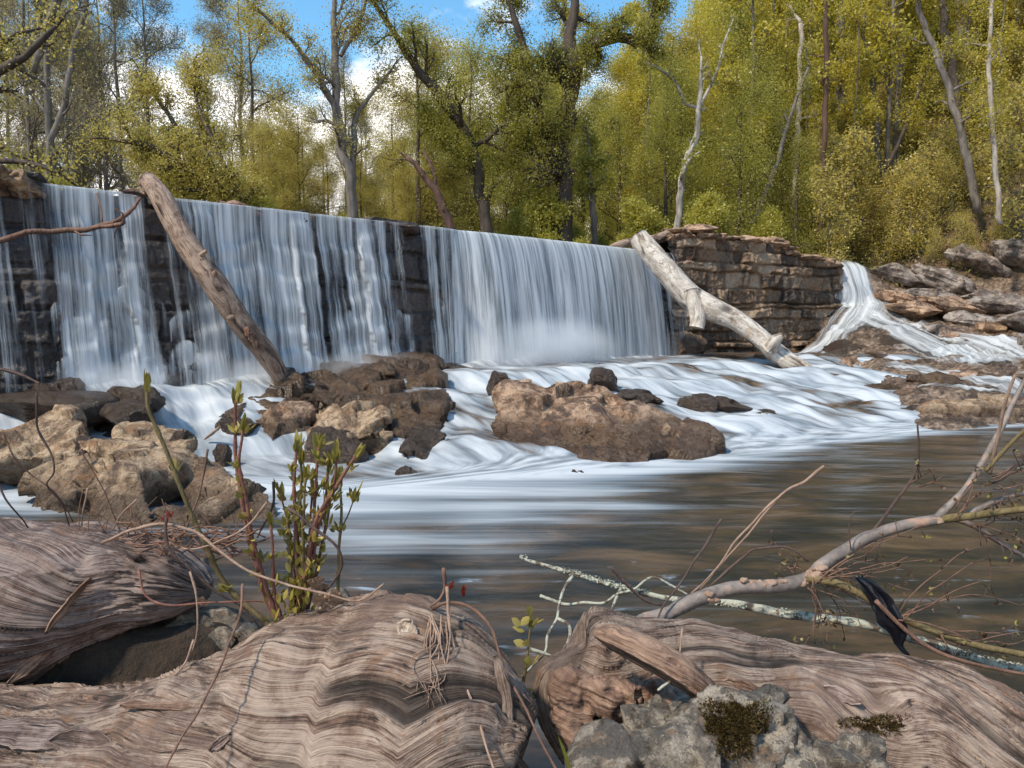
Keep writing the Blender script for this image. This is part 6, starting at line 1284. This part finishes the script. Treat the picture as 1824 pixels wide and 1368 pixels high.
for i in range(1500):
    j = rs.randint(len(pp)); 
    if perlin(np.array([[j * .02, 3., 1.]]))[0] < -.05: continue
    d = rs.normal(size=3); d[2] = abs(d[2]); d /= np.linalg.norm(d); s_ = rs.uniform(.002, .0055); e = np.cross(d, rs.normal(size=3)); e /= np.linalg.norm(e); f = np.cross(d, e); c = pp[j] + d * rs.uniform(.008, .014)
    lm.add([c + e * s_, c + f * s_ + d * s_ * .6, c - e * s_, c - f * s_ + d * s_ * .5], [(0, 1, 2, 3)], np.full((4, 3), rs.rand()))
lm.build('lichen', M['lichen'] if 'lichen' in M else M['leaf_dry'], lb_, False)
# torn black plastic caught on the branch
def plastic():
    q = np.array([P(*p) for p in [(1528, 1026, 1.93), (1550, 1045, 1.92), (1572, 1075, 1.91), (1585, 1105, 1.9), (1600, 1125, 1.9), (1603, 1150, 1.9), (1618, 1168, 1.89), (1630, 1184, 1.89)]]); wd = [.010, .022, .030, .030, .026, .008, .006, .002]
    p, r = resample(q, wd, .006); n = len(p); m = 17; a = np.linspace(-1, 1, m); side = np.array([.92, -.25, .30]); dn = np.array([.25, .95, .1])
    w_ = r[:, None] * (1 + .35 * fbm(v3(np.arange(n)[:, None] * .16 + 0 * a[None], np.sign(a)[None] * 2. + 0 * r[:, None], 2.), 3)); H = .012 * fbm(v3(a[None] * 1.8 + 0 * r[:, None], np.arange(n)[:, None] * .08 + 0 * a[None], 4.), 3)
    V = p[:, None] + side * (a[None] * w_)[..., None] + dn * H[..., None]
    c = V.reshape(-1, 3).mean(0); o = link_mesh('plastic_strip', V.reshape(-1, 3) - c, gridF(n, m), M['plastic']); o.location = tuple(c); o.modifiers.new('t', 'SOLIDIFY').thickness = .001
    tag(o, 'torn strip of shiny black plastic caught on the lichen covered branch', 'plastic strip')
plastic()
# ---- labels: single out look-alike trees by what they stand behind and how near they are
zones = [(85, 'behind the left end of the dam'), (260, 'behind the leftmost fall'), (420, 'right of the top of the brown leaning log'), (560, 'behind the knotted driftwood on the crest'), (680, 'behind the forked bare tree'), (810, 'behind the broken snag'), (930, 'behind the slanting tree'), (1080, 'around the biggest dark tree'), (1180, 'behind the top of the white forked log'), (1290, 'around the white birch'), (1400, 'above the right half of the ruined wall'), (1510, 'around the rusty brown trunk'), (1620, 'above the small side waterfall'), (1720, 'uphill of the grey slabs'), (1824, 'up the slope at the right edge'), (9999, 'past the right edge of the hillside')]
ords = ['nearest', 'second nearest', 'third nearest', 'fourth nearest', 'fifth nearest', 'sixth nearest', 'seventh nearest', 'eighth nearest', 'ninth nearest', 'tenth nearest', 'eleventh nearest', 'twelfth nearest', 'thirteenth nearest', 'fourteenth nearest', 'fifteenth nearest', 'sixteenth nearest', 'seventeenth nearest', 'eighteenth nearest', 'nineteenth nearest', 'twentieth nearest'] + ['twenty %s nearest' % w for w in 'first second third fourth fifth sixth seventh eighth ninth'.split()] + ['thirtieth nearest'] + ['thirty %s nearest' % w for w in 'first second third fourth fifth sixth seventh eighth ninth'.split()]
nm = {'half bare trees behind the dam': 'slender half bare tree', 'olive leaved trees behind the dam': 'olive leaved tree', 'dense green trees behind the dam': 'dense green tree', 'yellow green trees on the valley side': 'yellow green tree', 'green bushes behind the dam': 'bright green bush', 'sparse bushes on the hillside': 'sparse olive bush', 'pale trunks on the valley side': 'tall pale bare trunk', 'thin saplings on the hillside': 'thin leafy sapling', 'small loose rocks on the right bank': 'small loose rock'}
bk = {}
for o in list(C.objects):
    g = o.get('group')
    if g in nm and o.parent is None and 'label' in o:
        px = CX + FPX * o.location.x / o.location.y; z_ = next(t for lim, t in zones if px < lim); bk.setdefault((g, z_), []).append(o)
for (g, z_), L_ in bk.items():
    L_.sort(key=lambda o: o.location.y)
    for i, o in enumerate(L_):
        o['label'] = ('%s %s %s' % (ords[min(i, 38)], nm[g], z_)) if len(L_) > 1 else 'only %s %s' % (nm[g], z_)
